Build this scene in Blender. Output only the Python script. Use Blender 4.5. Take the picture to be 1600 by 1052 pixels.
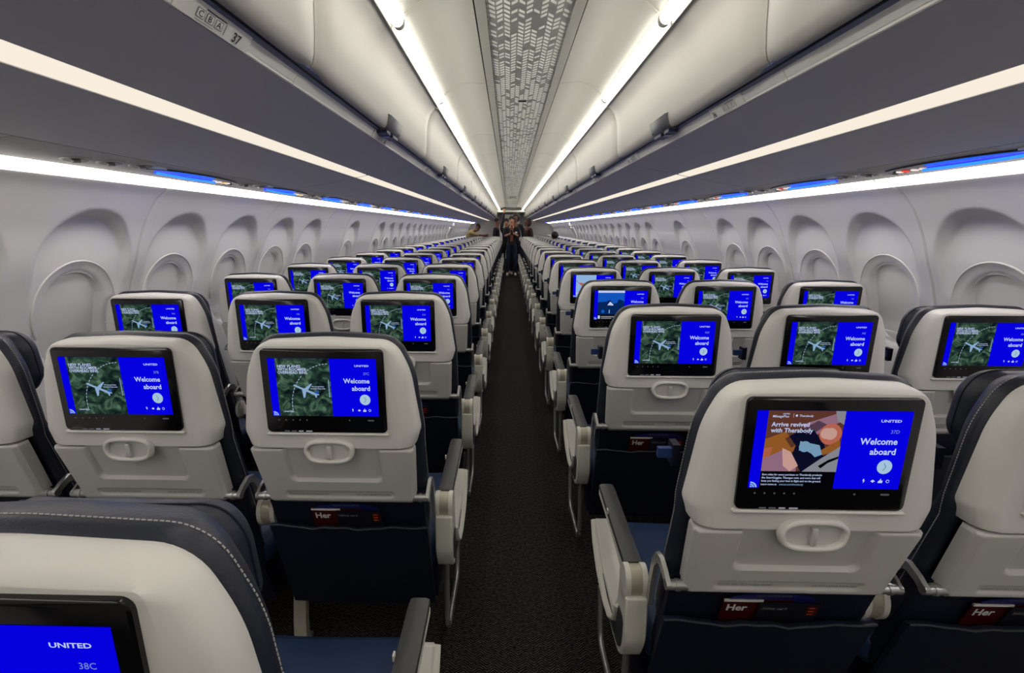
import bpy, math, random
from mathutils import Vector, Matrix
random.seed(7)
S = bpy.context.scene
for o in list(bpy.data.objects): bpy.data.objects.remove(o)
C = S.collection
PI = math.pi

# ------------------------------------------------------------------ camera, world, exposure
F_PX = 736.0
cam_d = bpy.data.cameras.new('camera')
cam_d.sensor_width = 36.0
cam_d.lens = F_PX/1600*36
cam_d.clip_start = 0.02
cam = bpy.data.objects.new('camera', cam_d)
C.objects.link(cam)
cam.location = (-0.065, 0.0, 1.42)
cam.rotation_euler = (math.radians(90-13.016), 0, math.radians(1.455))
cam_d.shift_x = 23.6/1600
S.camera = cam
w = bpy.data.worlds.new('world'); S.world = w; w.use_nodes = True
w.node_tree.nodes['Background'].inputs[0].default_value = (0.8, 0.85, 1, 1)
w.node_tree.nodes['Background'].inputs[1].default_value = 0.02
S.view_settings.view_transform = 'Standard'
S.view_settings.look = 'None'
S.view_settings.gamma = 1.0
S.view_settings.use_curve_mapping = False
S.view_settings.exposure = -0.08
# strengths of the cabin's own lamps
E_CEIL, E_STRIP, E_COVE, E_PSU = 12.5, 1.0, 10.5, 2.4
Y0, Y1 = -2.9, 20.0           # length of the modelled cabin

# ------------------------------------------------------------------ materials
def srgb(r, g, b):
    f = lambda c: (c/255)/12.92 if c/255 <= .04045 else (((c/255)+.055)/1.055)**2.4
    return (f(r), f(g), f(b), 1)
MATS = {}
def mat(name, col, rough=.5, spec=.5, metal=0, bump=None, var=0.0, coat=0):
    m = bpy.data.materials.new(name); m.use_nodes = True
    nt = m.node_tree; b = nt.nodes['Principled BSDF']
    b.inputs['Base Color'].default_value = col
    b.inputs['Roughness'].default_value = rough
    b.inputs['Specular IOR Level'].default_value = spec
    b.inputs['Metallic'].default_value = metal
    b.inputs['Coat Weight'].default_value = coat
    if bump or var:
        tc = nt.nodes.new('ShaderNodeTexCoord'); n = nt.nodes.new('ShaderNodeTexNoise')
        n.inputs['Scale'].default_value = bump[0] if bump else 30
        n.inputs['Detail'].default_value = 3
        nt.links.new(tc.outputs['Object'], n.inputs['Vector'])
        if bump:
            bp = nt.nodes.new('ShaderNodeBump'); bp.inputs['Strength'].default_value = bump[1]
            bp.inputs['Distance'].default_value = .002
            nt.links.new(n.outputs['Fac'], bp.inputs['Height']); nt.links.new(bp.outputs[0], b.inputs['Normal'])
        if var:
            r = nt.nodes.new('ShaderNodeMapRange'); r.inputs['To Min'].default_value = 1-var; r.inputs['To Max'].default_value = 1+var
            mx = nt.nodes.new('ShaderNodeVectorMath'); mx.operation = 'SCALE'; mx.inputs[0].default_value = col[:3]
            nt.links.new(n.outputs['Fac'], r.inputs['Value']); nt.links.new(r.outputs[0], mx.inputs['Scale'])
            nt.links.new(mx.outputs[0], b.inputs['Base Color'])
    MATS[name] = m
    return m
def emat(name, col, st=1.0, sample=True):
    m = bpy.data.materials.new(name); m.use_nodes = True
    nt = m.node_tree; nt.nodes.clear()
    e = nt.nodes.new('ShaderNodeEmission'); o = nt.nodes.new('ShaderNodeOutputMaterial')
    e.inputs[0].default_value = col; e.inputs[1].default_value = st
    nt.links.new(e.outputs[0], o.inputs[0])
    if not sample: m.cycles.emission_sampling = 'NONE'
    MATS[name] = m
    return m
shell_m = mat('white_shell_plastic', srgb(216, 214, 209), .42, .4, bump=(900, .05))
tray_m = mat('grey_tray_plastic', srgb(196, 194, 190), .45, .4, bump=(900, .05))
navy_m = mat('navy_leather', srgb(33, 37, 50), .42, .45, bump=(260, .25), var=.08)
navy2_m = mat('dark_navy_vinyl', srgb(15, 20, 38), .6, .3, bump=(200, .2), var=.1)
seatblue_m = mat('blue_seat_leather', srgb(33, 52, 84), .5, .4, bump=(260, .2), var=.06)
stitch_m = mat('grey_stitch', srgb(165, 165, 164), .8)
blue_strap_m = mat('royal_blue_strap', srgb(22, 48, 104), .6)
black_m = mat('black_bezel', srgb(9, 9, 11), .16, .5)
pad_m = mat('armrest_pad_grey', srgb(62, 62, 60), .42, .4, bump=(300, .12))
metal_m = mat('satin_metal', srgb(178, 178, 176), .32, .5, .75)
capw_m = mat('armrest_white_plastic', srgb(205, 203, 194), .4)
capm_m = mat('armrest_beige_metal', srgb(170, 164, 148), .4, .5, .3)
inlay_m = mat('dark_inlay', srgb(48, 50, 52), .6, bump=(500, .3))
leg_m = mat('cream_leg_metal', srgb(186, 180, 164), .4, .5, .2)
text_dark_m = mat('dark_print', srgb(60, 60, 62), .6)
text_grey_m = mat('grey_print', srgb(120, 120, 118), .6)
wall_m = mat('sidewall_plastic', srgb(226, 225, 224), .5, .35, bump=(700, .06))
shade_m = mat('window_shade_plastic', srgb(226, 225, 222), .45)
door_m = mat('bin_door_plastic', srgb(182, 180, 172), .38, .4, bump=(600, .04))
binu_m = mat('bin_underside_grey', srgb(206, 205, 209), .42, .4, bump=(500, .06))
psu_m = mat('service_panel_grey', srgb(206, 204, 200), .45, .4)
channel_m = mat('dark_blue_channel', srgb(112, 118, 152), .4)
black_gap = mat('black_rubber_gap', srgb(18, 18, 20), .7)
rail_m = mat('rail_grey', srgb(240, 239, 232), .4)
latch_m = mat('latch_grey_metal', srgb(112, 113, 114), .35, .5, .5)
latchb_m = mat('latch_blue_recess', srgb(34, 38, 74), .4)
ceil_m = mat('ceiling_plastic', srgb(226, 225, 214), .5, .35)
dark_m = mat('dark_glass_lens', srgb(14, 12, 18), .15)
gasper_m = mat('gasper_dark', srgb(30, 30, 32), .4)
bulk_m = mat('bulkhead_grey', srgb(176, 174, 172), .55, var=.03)
mag_m = mat('magazine_cover_red', srgb(62, 14, 10), .35, var=.5)
card_m = mat('safety_card_dark', srgb(22, 22, 32), .3)
white_print = mat('white_print', srgb(210, 210, 205), .5)
card_blue = mat('card_blue', srgb(24, 30, 92), .35)
orange_m = mat('orange_print', srgb(170, 70, 30), .5)

ceil_lamp = emat('ceiling_lamp_glow', srgb(255, 250, 240), E_CEIL)
added_petal_lamp = emat('added_petal_backlight_glow', srgb(255, 253, 242), 2.6)
strip_lamp = emat('bin_strip_glow', srgb(255, 244, 226), E_STRIP)
cove_lamp = emat('cove_lamp_and_lit_wall_glow', srgb(255, 248, 238), E_COVE)
psu_lamp = emat('blue_light_bar', (0.02, 0.16, 1.0, 1), E_PSU)
psu_glow = emat('added_blue_glow', (0.002, 0.008, 1.0, 1), E_PSU*9)
icon_w = emat('icon_white_light', (1, .85, .8, 1), 1.0, False)
icon_y = emat('icon_warm_light', (1, .7, .35, 1), .9, False)
icon_r = emat('icon_red_light', (1, .08, .05, 1), 1.0, False)

s_blue = emat('screen_blue', srgb(6, 0, 232), .95)
s_white = emat('screen_white', srgb(200, 215, 255), .9, False)
s_dim = emat('screen_dim_text', srgb(130, 150, 240), .7, False)
s_circle = emat('screen_circle', srgb(178, 214, 240), .85, False)
s_arrow = emat('screen_arrow', srgb(60, 90, 150), .8, False)
s_black = emat('screen_black', srgb(4, 4, 8), 1, False)
s_icon = emat('screen_faint_icon', srgb(105, 105, 110), .5, False)
s_plane = emat('screen_plane_blue_white', srgb(150, 185, 225), .85, False)
s_tail = emat('screen_tail_blue', srgb(40, 90, 190), .8, False)
s_sky = emat('screen_sky_blue', srgb(20, 90, 200), .9, False)
s_dusk = emat('screen_dusk_blue', srgb(6, 40, 96), .9, False)
s_pale = emat('screen_pale_blue', srgb(150, 190, 235), .9, False)
s_skin = emat('screen_rose', srgb(200, 110, 90), .8, False)
s_brown = emat('screen_brown', srgb(96, 56, 44), .9, False)
s_tan = emat('screen_tan', srgb(150, 92, 40), .9, False)
s_pink = emat('screen_pink', srgb(205, 160, 150), .9, False)
s_mauve = emat('screen_mauve', srgb(150, 110, 130), .9, False)
s_navy = emat('screen_navy', srgb(12, 14, 40), .9, False)
s_ltblue = emat('screen_goggle_blue', srgb(120, 160, 190), .9, False)
s_grey = emat('screen_grey', srgb(140, 140, 150), .9, False)
def map_material():
    m = emat('screen_forest_map', (0, 0, 0, 1), 1.0, False); nt = m.node_tree
    e = [n for n in nt.nodes if n.type == 'EMISSION'][0]
    tc = nt.nodes.new('ShaderNodeTexCoord'); n = nt.nodes.new('ShaderNodeTexNoise')
    n.inputs['Scale'].default_value = 32; n.inputs['Detail'].default_value = 5; n.inputs['Distortion'].default_value = 1.6
    r = nt.nodes.new('ShaderNodeValToRGB'); nt.links.new(tc.outputs['Object'], n.inputs['Vector'])
    nt.links.new(n.outputs['Fac'], r.inputs[0]); nt.links.new(r.outputs[0], e.inputs[0])
    r.color_ramp.elements[0].position = .33; r.color_ramp.elements[0].color = srgb(10, 20, 26)
    r.color_ramp.elements[1].position = .72; r.color_ramp.elements[1].color = srgb(92, 124, 100)
    x = r.color_ramp.elements.new(.52); x.color = srgb(38, 62, 50)
    return m
s_map = map_material()

def carpet_material():
    m = mat('herringbone_carpet', srgb(30, 29, 28), .95, .1); nt = m.node_tree; b = nt.nodes['Principled BSDF']
    N = nt.nodes.new; L = nt.links.new
    def M(op, a, b_=None, c=None):
        n = N('ShaderNodeMath'); n.operation = op
        for i, v in enumerate((a, b_, c)):
            if v is None: continue
            if isinstance(v, (int, float)): n.inputs[i].default_value = v
            else: L(v, n.inputs[i])
        return n.outputs[0]
    g = N('ShaderNodeNewGeometry'); s = N('ShaderNodeSeparateXYZ'); L(g.outputs['Position'], s.inputs[0])
    tri = M('PINGPONG', s.outputs[0], .026)
    ph = M('MULTIPLY', M('ADD', s.outputs[1], M('MULTIPLY', tri, .75)), 2*PI/.0095)
    sn = M('SINE', ph)
    nz = N('ShaderNodeTexNoise'); nz.inputs['Scale'].default_value = 90; nz.inputs['Detail'].default_value = 2
    L(g.outputs['Position'], nz.inputs['Vector'])
    v = M('MULTIPLY', M('MULTIPLY_ADD', sn, .5, .5), M('MULTIPLY_ADD', nz.outputs['Fac'], 1.4, -.1))
    r = N('ShaderNodeValToRGB'); L(v, r.inputs[0])
    r.color_ramp.elements[0].color = srgb(14, 13, 13); r.color_ramp.elements[0].position = .2
    r.color_ramp.elements[1].color = srgb(92, 85, 78); r.color_ramp.elements[1].position = .95
    L(r.outputs[0], b.inputs['Base Color'])
    bp = N('ShaderNodeBump'); bp.inputs['Strength'].default_value = .5; bp.inputs['Distance'].default_value = .002
    L(v, bp.inputs['Height']); L(bp.outputs[0], b.inputs['Normal'])
    return m
carpet_m = carpet_material()

def petal_material():
    m = mat('petal_pattern_panel', srgb(200, 200, 190), .5, .3); nt = m.node_tree; b = nt.nodes['Principled BSDF']
    N = nt.nodes.new; L = nt.links.new
    def M(op, a, b_=None, c=None):
        n = N('ShaderNodeMath'); n.operation = op
        for i, v in enumerate((a, b_, c)):
            if v is None: continue
            if isinstance(v, (int, float)): n.inputs[i].default_value = v
            else: L(v, n.inputs[i])
        return n.outputs[0]
    g = N('ShaderNodeNewGeometry'); s = N('ShaderNodeSeparateXYZ'); L(g.outputs['Position'], s.inputs[0])
    u = M('MULTIPLY', M('ADD', s.outputs[0], .1403), 1/.0255)
    col = M('FLOOR', u); fu = M('SUBTRACT', M('FRACT', u), .5)
    sg = M('MULTIPLY_ADD', M('PINGPONG', col, 1), 2, -1)
    v = M('ADD', M('MULTIPLY', s.outputs[1], 1/.034), M('MULTIPLY', M('MULTIPLY', fu, sg), .8))
    row = M('FLOOR', v); fv = M('SUBTRACT', M('FRACT', v), .5)
    m1 = M('LESS_THAN', M('ABSOLUTE', fu), .40)
    m2 = M('LESS_THAN', M('ABSOLUTE', fv), .30)
    cv = N('ShaderNodeCombineXYZ'); L(col, cv.inputs[0]); L(row, cv.inputs[1])
    wn = N('ShaderNodeTexWhiteNoise'); wn.noise_dimensions = '2D'; L(cv.outputs[0], wn.inputs['Vector'])
    m3 = M('GREATER_THAN', wn.outputs['Value'], .22)
    k = M('MULTIPLY', M('MULTIPLY', m1, m2), m3)
    mx = N('ShaderNodeMix'); mx.data_type = 'RGBA'; L(k, mx.inputs[0])
    mx.inputs[6].default_value = srgb(196, 196, 190); mx.inputs[7].default_value = srgb(255, 255, 252)
    L(mx.outputs[2], b.inputs['Base Color'])
    tr = N('ShaderNodeBsdfTranslucent'); tr.inputs[0].default_value = (.98, .98, .95, 1)  # lets the added lamp above shine through the petals
    ms = N('ShaderNodeMixShader'); out = [n for n in nt.nodes if n.type == 'OUTPUT_MATERIAL'][0]
    L(M('MULTIPLY', k, .5), ms.inputs[0]); L(b.outputs[0], ms.inputs[1]); L(tr.outputs[0], ms.inputs[2]); L(ms.outputs[0], out.inputs[0])
    return m
petal_m = petal_material()

# ------------------------------------------------------------------ mesh helpers
class MB:
    def __init__(s): s.v = []; s.f = []; s.mi = []; s.m = []
    def idx(s, m):
        if m not in s.m: s.m.append(m)
        return s.m.index(m)
    def add(s, vs, fs, m):
        k = len(s.v); i = s.idx(m)
        s.v += [tuple(p) for p in vs]
        for f in fs: s.f.append([k+a for a in f]); s.mi.append(i)
    def box(s, a, b, m):
        x0, y0, z0 = a; x1, y1, z1 = b
        s.add([(x0,y0,z0),(x1,y0,z0),(x1,y1,z0),(x0,y1,z0),(x0,y0,z1),(x1,y0,z1),(x1,y1,z1),(x0,y1,z1)],
              [(0,3,2,1),(4,5,6,7),(0,1,5,4),(1,2,6,5),(2,3,7,6),(3,0,4,7)], m)
    def loft(s, rings, m, cap0=True, cap1=True, closed=True):
        n = len(rings[0]); vs = [p for r in rings for p in r]; fs = []
        for i in range(len(rings)-1):
            for j in range(n if closed else n-1):
                k = (j+1) % n
                fs.append((i*n+j, i*n+k, (i+1)*n+k, (i+1)*n+j))
        if cap0: fs.append(tuple(range(n))[::-1])
        if cap1: fs.append(tuple((len(rings)-1)*n+j for j in range(n)))
        s.add(vs, fs, m)
    def tube(s, pts, r, m, n=10, flat=None):
        pts = [Vector(p) for p in pts]; rings = []
        rr = r if isinstance(r, (list, tuple)) else [r]*len(pts)
        up = Vector((0, 0, 1)) if abs((pts[-1]-pts[0]).normalized().z) < .8 else Vector((1, 0, 0))
        for i, p in enumerate(pts):
            d = (pts[min(i+1, len(pts)-1)]-pts[max(i-1, 0)]).normalized()
            a = d.cross(up)
            if a.length < 1e-4: a = d.cross(Vector((0, 1, 0)))
            a.normalize(); b = a.cross(d).normalized()
            fx, fy = flat if flat else (1, 1)
            rings.append([p + a*math.cos(t)*rr[i]*fx + b*math.sin(t)*rr[i]*fy for t in [2*PI*k/n for k in range(n)]])
        s.loft(rings, m)
    def cyl(s, a, b, r, m, n=20): s.tube([a, b], r, m, n)
    def mesh(s, name, smooth=35):
        me = bpy.data.meshes.new(name); me.from_pydata(s.v, [], s.f)
        for m in s.m: me.materials.append(m)
        me.polygons.foreach_set('material_index', s.mi)
        if smooth:
            me.polygons.foreach_set('use_smooth', [True]*len(me.polygons))
            me.set_sharp_from_angle(angle=math.radians(smooth))
        me.update()
        return me
def link(name, me, parent=None, loc=(0, 0, 0)):
    o = bpy.data.objects.new(name, me); C.objects.link(o); o.location = loc
    if parent: o.parent = parent
    return o
def thing(name, label, cat, loc=(0, 0, 0), group=None, rz=0):
    o = bpy.data.objects.new(name, None); C.objects.link(o); o.location = loc; o.rotation_euler = (0, 0, rz)
    o.empty_display_size = .1
    return tag(o, label, cat, group)
def tag(o, label, cat, group=None):
    o['label'] = label; o['category'] = cat
    if group: o['group'] = group
    return o
def struct(name, me, loc=(0, 0, 0)):
    o = link(name, me, None, loc); o['kind'] = 'structure'; return o

def fillet(pts, n=6):
    """pts: (x, z, r) corners, counter-clockwise; returns rounded closed outline"""
    out = []; N = len(pts)
    for i in range(N):
        p = Vector(pts[i][:2]); r = pts[i][2]
        a = Vector(pts[i-1][:2])-p; b = Vector(pts[(i+1) % N][:2])-p
        la, lb = a.length, b.length; a /= la; b /= lb
        if r <= 0: out.append(tuple(p)); continue
        ang = math.acos(max(-1, min(1, a.dot(b)))); t = min(r/math.tan(ang/2), la*.49, lb*.49); rr = t*math.tan(ang/2)
        c = p + (a+b).normalized()*(rr/math.sin(ang/2))
        s0 = p+a*t-c; s1 = p+b*t-c
        a0 = math.atan2(s0.y, s0.x); a1 = math.atan2(s1.y, s1.x); d = (a1-a0+PI) % (2*PI)-PI
        for k in range(n+1):
            q = a0+d*k/n; out.append((c.x+rr*math.cos(q), c.y+rr*math.sin(q)))
    return out
def offset(poly, d):
    n = len(poly); out = []
    for i in range(n):
        p = Vector(poly[i]); a = (p-Vector(poly[i-1])); b = (Vector(poly[(i+1) % n])-p)
        if a.length < 1e-7: a = b
        if b.length < 1e-7: b = a
        na = Vector((-a.y, a.x)).normalized(); nb = Vector((-b.y, b.x)).normalized()
        m = (na+nb)
        if m.length < 1e-6: m = na
        m.normalize(); k = 1/max(.5, m.dot(na))
        out.append(tuple(p+m*d*k))
    return out
def sym(half):
    """half: right-hand corners from bottom to top -> full ccw outline"""
    return [(x, z, r) for x, z, r in half] + [(-x, z, r) for x, z, r in reversed(half)]
def lean(z): return 0.0 if z >= .86 else (.86-z)*.27
def loft_xz(mb, poly, steps, m, ln=lean, extra=None):
    """steps: (y, inset)"""
    rings = []
    for y, ins in steps:
        q = offset(poly, ins)
        rings.append([(x, y+ln(z)+(extra(x, z, y) if extra else 0), z) for x, z in q])
    mb.loft(rings, m)
def rrect(cx, cz, w, h, r, n=5):
    return fillet([(cx+w/2, cz-h/2, r), (cx+w/2, cz+h/2, r), (cx-w/2, cz+h/2, r), (cx-w/2, cz-h/2, r)], n)

TXT = {}
def text2d(body, bold=0, res=2):
    key = (body, bold)
    if key in TXT: return TXT[key]
    cu = bpy.data.curves.new('text', 'FONT'); cu.body = body; cu.size = 1; cu.offset = bold; cu.resolution_u = res
    ob = bpy.data.objects.new('text', cu); C.objects.link(ob)
    dg = bpy.context.evaluated_depsgraph_get(); dg.update()
    me = bpy.data.meshes.new_from_object(ob.evaluated_get(dg))
    vs = [(v.co.x, v.co.y) for v in me.vertices]; fs = [tuple(p.vertices) for p in me.polygons]
    bpy.data.objects.remove(ob); bpy.data.curves.remove(cu); bpy.data.meshes.remove(me)
    x0 = min(v[0] for v in vs); x1 = max(v[0] for v in vs)
    TXT[key] = ([(x-x0, y) for x, y in vs], fs, x1-x0)
    return TXT[key]
def put_text(mb, body, m, size, fn, x, z, align='L', bold=0, sx=1.0):
    vs, fs, wd = text2d(body, bold)
    ox = x - (wd*size*sx if align == 'R' else wd*size*sx/2 if align == 'C' else 0)
    mb.add([fn(ox+a*size*sx, z+b*size) for a, b in vs], fs, m)

# ------------------------------------------------------------------ CABIN SHELL
# floor
mb = MB(); mb.add([(-1.86, Y0, 0), (1.86, Y0, 0), (1.86, 25, 0), (-1.86, 25, 0), (-1.86, Y0, -.05), (1.86, Y0, -.05), (1.86, 25, -.05), (-1.86, 25, -.05)],
                  [(0, 1, 2, 3), (7, 6, 5, 4), (0, 4, 5, 1), (1, 5, 6, 2), (2, 6, 7, 3), (3, 7, 4, 0)], carpet_m)
struct('floor', mb.mesh('floor', 0))

# side walls : heightfield panels with window recesses
PROF = [(1.551, 1.587), (1.580, 1.570), (1.606, 1.55), (1.648, 1.50), (1.706, 1.40), (1.752, 1.28), (1.805, 1.15), (1.848, 1.0), (1.868, .85),
        (1.870, .6), (1.868, .4), (1.83, .2), (1.77, 0.0)]
def wall_x(z):
    P = PROF
    if z >= P[0][1]: return P[0][0]
    for (xa, za), (xb, zb) in zip(P, P[1:]):
        if z >= zb:
            t = (za-z)/(za-zb); i = P.index((xa, za))
            pa = P[max(i-1, 0)]; pb = P[min(i+2, len(P)-1)]
            m0 = (xb-pa[0])/(pa[1]-zb)*(za-zb) if i else (xb-xa)
            m1 = (pb[0]-xa)/(za-pb[1])*(za-zb) if i+2 < len(P) else (xb-xa)
            return (2*t**3-3*t*t+1)*xa+(t**3-2*t*t+t)*m0+(-2*t**3+3*t*t)*xb+(t**3-t*t)*m1
    return P[-1][0]
def stad(dy, z, w_, top, bot):
    zt, zb = top-w_, bot+w_
    return math.hypot(dy, max(z-zt, 0, zb-z) if not (zb <= z <= zt) else 0)-w_
def sm(t): t = max(0, min(1, t)); return t*t*(3-2*t)
def recess(dy, z):
    d = 0
    s = stad(dy-.012, z, .216, 1.487, .3)
    d += .052*sm(-s/.025+.1)*max(0, min(1, (z-1.13)/.34))
    r = stad(dy, z, .185, 1.29, .70)
    if r < 0: d += .005*sm(-r/.010)
    o = stad(dy, z, .125, 1.235, .86)
    if r < 0: d += .010*sm(1-o/.055) if o > 0 else .010
    if o < .018: d += .038*sm((.018-o)/.020)
    return d
def wall_mesh(name, L, wins):
    ny = int(L/.0105); ys = [L*i/ny for i in range(ny+1)]; ys = [0.0015, .004, .008]+[y for y in ys if .011 < y < L-.011]+[L-.008, L-.004, L-.0015]
    zs = [1.587, 1.584]; z = 1.580
    while z > .72: zs.append(z); z -= .0105
    zs += [.70, .64, .55, .45, .33, .2, .1, 0.0]
    mb = MB(); vs = []; fs = []
    for z in zs:
        for y in ys:
            e = min(y, L-y)
            x = wall_x(z)+(.014*(1-sm(e/.009)))-.0035*math.exp(-((e-.013)/.005)**2)
            for wy in wins:
                if abs(y-wy) < .30: x += recess(y-wy, z)*sm((e-.012)/.03)
            vs.append((x, y, z))
    n = len(ys)
    for i in range(len(zs)-1):
        for j in range(n-1): fs.append((i*n+j, i*n+j+1, (i+1)*n+j+1, (i+1)*n+j))
    k = len(vs)                                   # outer skin gives the panel its thickness
    OZ = (1.587, 1.55, 1.48, 1.38, 1.25, 1.1, .85, .4, 0.0)
    for z in OZ:
        for y in (ys[0], ys[-1]): vs.append((wall_x(z)+(.015 if z == 1.587 else .05 if z == 1.55 else .14), y, z+(.012 if z > 1.56 else .03 if z > 1.5 else 0)))
    fs += [(k+2*q, k+2*q+2, k+2*q+3, k+2*q+1) for q in range(len(OZ)-1)] + [(0, n-1, k+1, k)]
    mb.add(vs, fs, wall_m)
    a = mb.mesh(name, 60)
    mb2 = MB(); mb2.add([(-x, y, z) for x, y, z in vs], [f[::-1] for f in fs], wall_m)
    return a, mb2.mesh(name, 60)
P = .533; W0 = 1.82
OFS = .0
panels = []      # (start, length, [windows])
panels.append((2.115-P*8, P*2, 2)); panels.append((2.115-P*6, P*2, 2)); panels.append((2.115-P*4, P*2, 2)); panels.append((2.115-P*2, P*2, 2))
panels += [(2.115, P*2, 2), (2.115+2*P, P*2, 2), (2.115+4*P, P, 0), (2.115+5*P, 2*P, 1)]
y = 2.115+7*P
while y < Y1-1.0: panels.append((y, 2*P, 2)); y += 2*P
YW_END = y
WM = {2: wall_mesh('wall_panel', 2*P, [P/2+OFS, 1.5*P+OFS]), 1: wall_mesh('wall_panel', 2*P, [P/2+OFS]), 0: wall_mesh('wall_panel', P, [])}
def window_meshes(sgn):
    mb = MB(); ol = fillet([(.132, .85, .12), (.132, 1.242, .13), (-.132, 1.242, .13), (-.132, .85, .12)], 8)
    def ring(dx, ins): return [(sgn*(wall_x(z)+dx+.0), y, z) for y, z in offset(ol, ins)]
    mb.loft([ring(.055, 0), ring(.048, .001)], shade_m)
    # shade pull lip
    mb.box((min(sgn*1.872, sgn*1.888), -.05, .90), (max(sgn*1.872, sgn*1.888), .05, .908), shade_m)
    fr = MB(); ri = [ring(.054, -.012), ring(.034, -.012), ring(.034, -.003), ring(.054, -.003)]
    fr.loft(ri+[ri[0]], wall_m, False, False)
    arc = []
    for k in range(41):
        a = -.55+(PI+1.1)*k/40; arc.append((.186*math.cos(a), 1.105+.186*math.sin(a)))
    fr.tube([(sgn*(wall_x(z)+recess(y*1.05, z+(.010 if z > 1.105 else 0))-.0012), y, z) for y, z in arc], .0042, shade_m, 8)
    return mb.mesh('window_shade', 40), fr.mesh('window_frame', 40)
WIN = {s: window_meshes(s) for s in (-1, 1)}
wn = 0
for y0, L, nw in panels:
    for s, nm in ((1, 'wall_right'), (-1, 'wall_left')):
        o = struct(nm, WM[nw][0 if s > 0 else 1], (0, y0, 0))
        for k in range(nw):
            wn += 1
            wo = struct('window_%d' % wn, WIN[s][0], (0, y0+P/2+OFS+k*P, 0))
            link('window_frame', WIN[s][1], wo)
# baseboard (dado air grille) along both walls
for s, nm in ((1, 'baseboard_right'), (-1, 'baseboard_left')):
    mb = MB(); xs = sorted((s*1.76, s*1.79)); mb.box((xs[0], Y0, 0), (xs[1], YW_END, .16), tray_m); struct(nm, mb.mesh(nm, 0))

# ceiling: centre petal panels, edge trims, side panels
seams = [-2.9, -1.85, -.78, .25, 1.05, 1.71, 2.66, 4.02, 5.06, 6.12, 7.2, 8.26, 9.33, 10.4, 11.46, 12.53, 13.6, 14.66, 15.7, 16.8, 18.0]
ZC = 2.14
def prism_y(mb, prof, y0, y1, m, closed=False):
    """prof: list of (x,z)"""
    mb.loft([[(x, y0, z) for x, z in prof], [(x, y1, z) for x, z in prof]], m, closed, closed, closed)
def side_prof(s):
    ps = []
    for k in range(13):
        t = k/12; x = .190+(.407-.190)*t
        ps.append((s*x, ZC+.004+.006*math.sin(t*PI)-.054*max(0, (t-.40)/.60)**2.0))
    return ps
for a, b in zip(seams, seams[1:]):
    mb = MB(); mb.box((-.145, a+.003, ZC), (.145, b-.003, ZC+.01), petal_m)
    for s in (1, -1):
        lo, hi = sorted((s*.1475, s*.183)); mb.box((lo, a+.003, ZC-.004), (hi, b-.003, ZC+.008), ceil_m)
    cp = struct('ceiling', mb.mesh('ceiling_centre_panel', 0))
    mb = MB(); mb.box((-.14, a+.01, ZC+.035), (.14, b-.01, ZC+.042), added_petal_lamp); link('added_backlight', mb.mesh('added_backlight', 0), cp)  # unseen lamp added above the panel so its petals look lit
    for s in (1, -1):
        mb = MB(); pr = side_prof(s); top = [(x, z+.012) for x, z in pr[::-1]]
        prism_y(mb, pr+top, a+.003, b-.003, ceil_m, True)
        struct('ceiling', mb.mesh('ceiling_side_panel', 50))
# smoke slot on the petal panel
mb = MB(); mb.box((-.014, 2.97, ZC-.004), (.03, 2.995, ZC+.0), black_gap); mb.box((-.02, 2.962, ZC-.0025), (.036, 3.003, ZC), tray_m)
tag(link('ceiling_slot', mb.mesh('slot', 0)), 'small dark slot fitting on the patterned centre ceiling strip', 'vent')
# upper void cover
mb = MB(); mb.box((-1.8, Y0, 2.2), (1.8, 25, 2.24), ceil_m); struct('ceiling', mb.mesh('ceiling_cover', 0))
mb = MB()
for s in (1, -1):
    for x0, x1 in ((.183, .1905),(.145, .1475)):
        lo, hi = sorted((s*x0, s*x1)); mb.box((lo, Y0, ZC+.008), (hi, 18, ZC+.02), black_gap)
struct('trim_1', mb.mesh('ceiling_groove', 0))
# ceiling lamps
side_name = {1: 'right', -1: 'left'}
ords = ['nearest', 'second', 'third', 'fourth', 'fifth', 'sixth', 'seventh', 'eighth', 'ninth', 'tenth', 'eleventh', 'twelfth', 'thirteenth',
        'fourteenth', 'fifteenth', 'sixteenth', 'seventeenth', 'eighteenth', 'nineteenth', 'twentieth', 'twenty-first', 'twenty-second',
        'twenty-third', 'twenty-fourth', 'twenty-fifth', 'twenty-sixth']
segs = list(zip(seams, seams[1:]))
vis0 = [i for i, (a, b) in enumerate(segs) if b > 1.2][0]
for i, (a, b) in enumerate(segs):
    for s in (1, -1):
        k = i-vis0
        lab = ('%s ceiling tube light on the %s side of the ceiling, counted from the camera' % (ords[k], side_name[s])) if k >= 0 else \
              'ceiling tube light overhead on the %s side, %s behind the first one in view' % (side_name[s], ['', 'directly', 'second', 'third', 'fourth', 'fifth'][-k])
        t = thing('ceiling_light', lab, 'light', (0, a, 0), 'fluorescent lights along the ceiling edges')
        L = b-a; mb = MB()
        pr = [(s*(.429+.020*math.cos(q)), 2.072+.022*math.sin(q)) for q in [PI*(.80+1.2*k_/12) for k_ in range(13)]]
        prism_y(mb, pr, .014, L-.014, ceil_lamp, True); link('diffuser', mb.mesh('tube', 40), t)
        mb = MB()
        pr = [(s*.4495, 2.10), (s*.450, 2.056), (s*.4525, 2.053), (s*.456, 2.057), (s*.458, 2.066), (s*.48, 2.12)]  # outer lip added to keep the tube's light off the bin doors
        prism_y(mb, pr, .002, L-.002, ceil_m, True)
        for q0, q1 in ((.002, .014), (L-.014, L-.002)):
            prism_y(mb, [(s*(.429+.0205*math.cos(q)), 2.072+.0225*math.sin(q)) for q in [PI*(.80+1.2*k_/12) for k_ in range(13)]], q0, q1, ceil_m, True)
        link('frame', mb.mesh('lamp_frame', 40), t)

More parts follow.
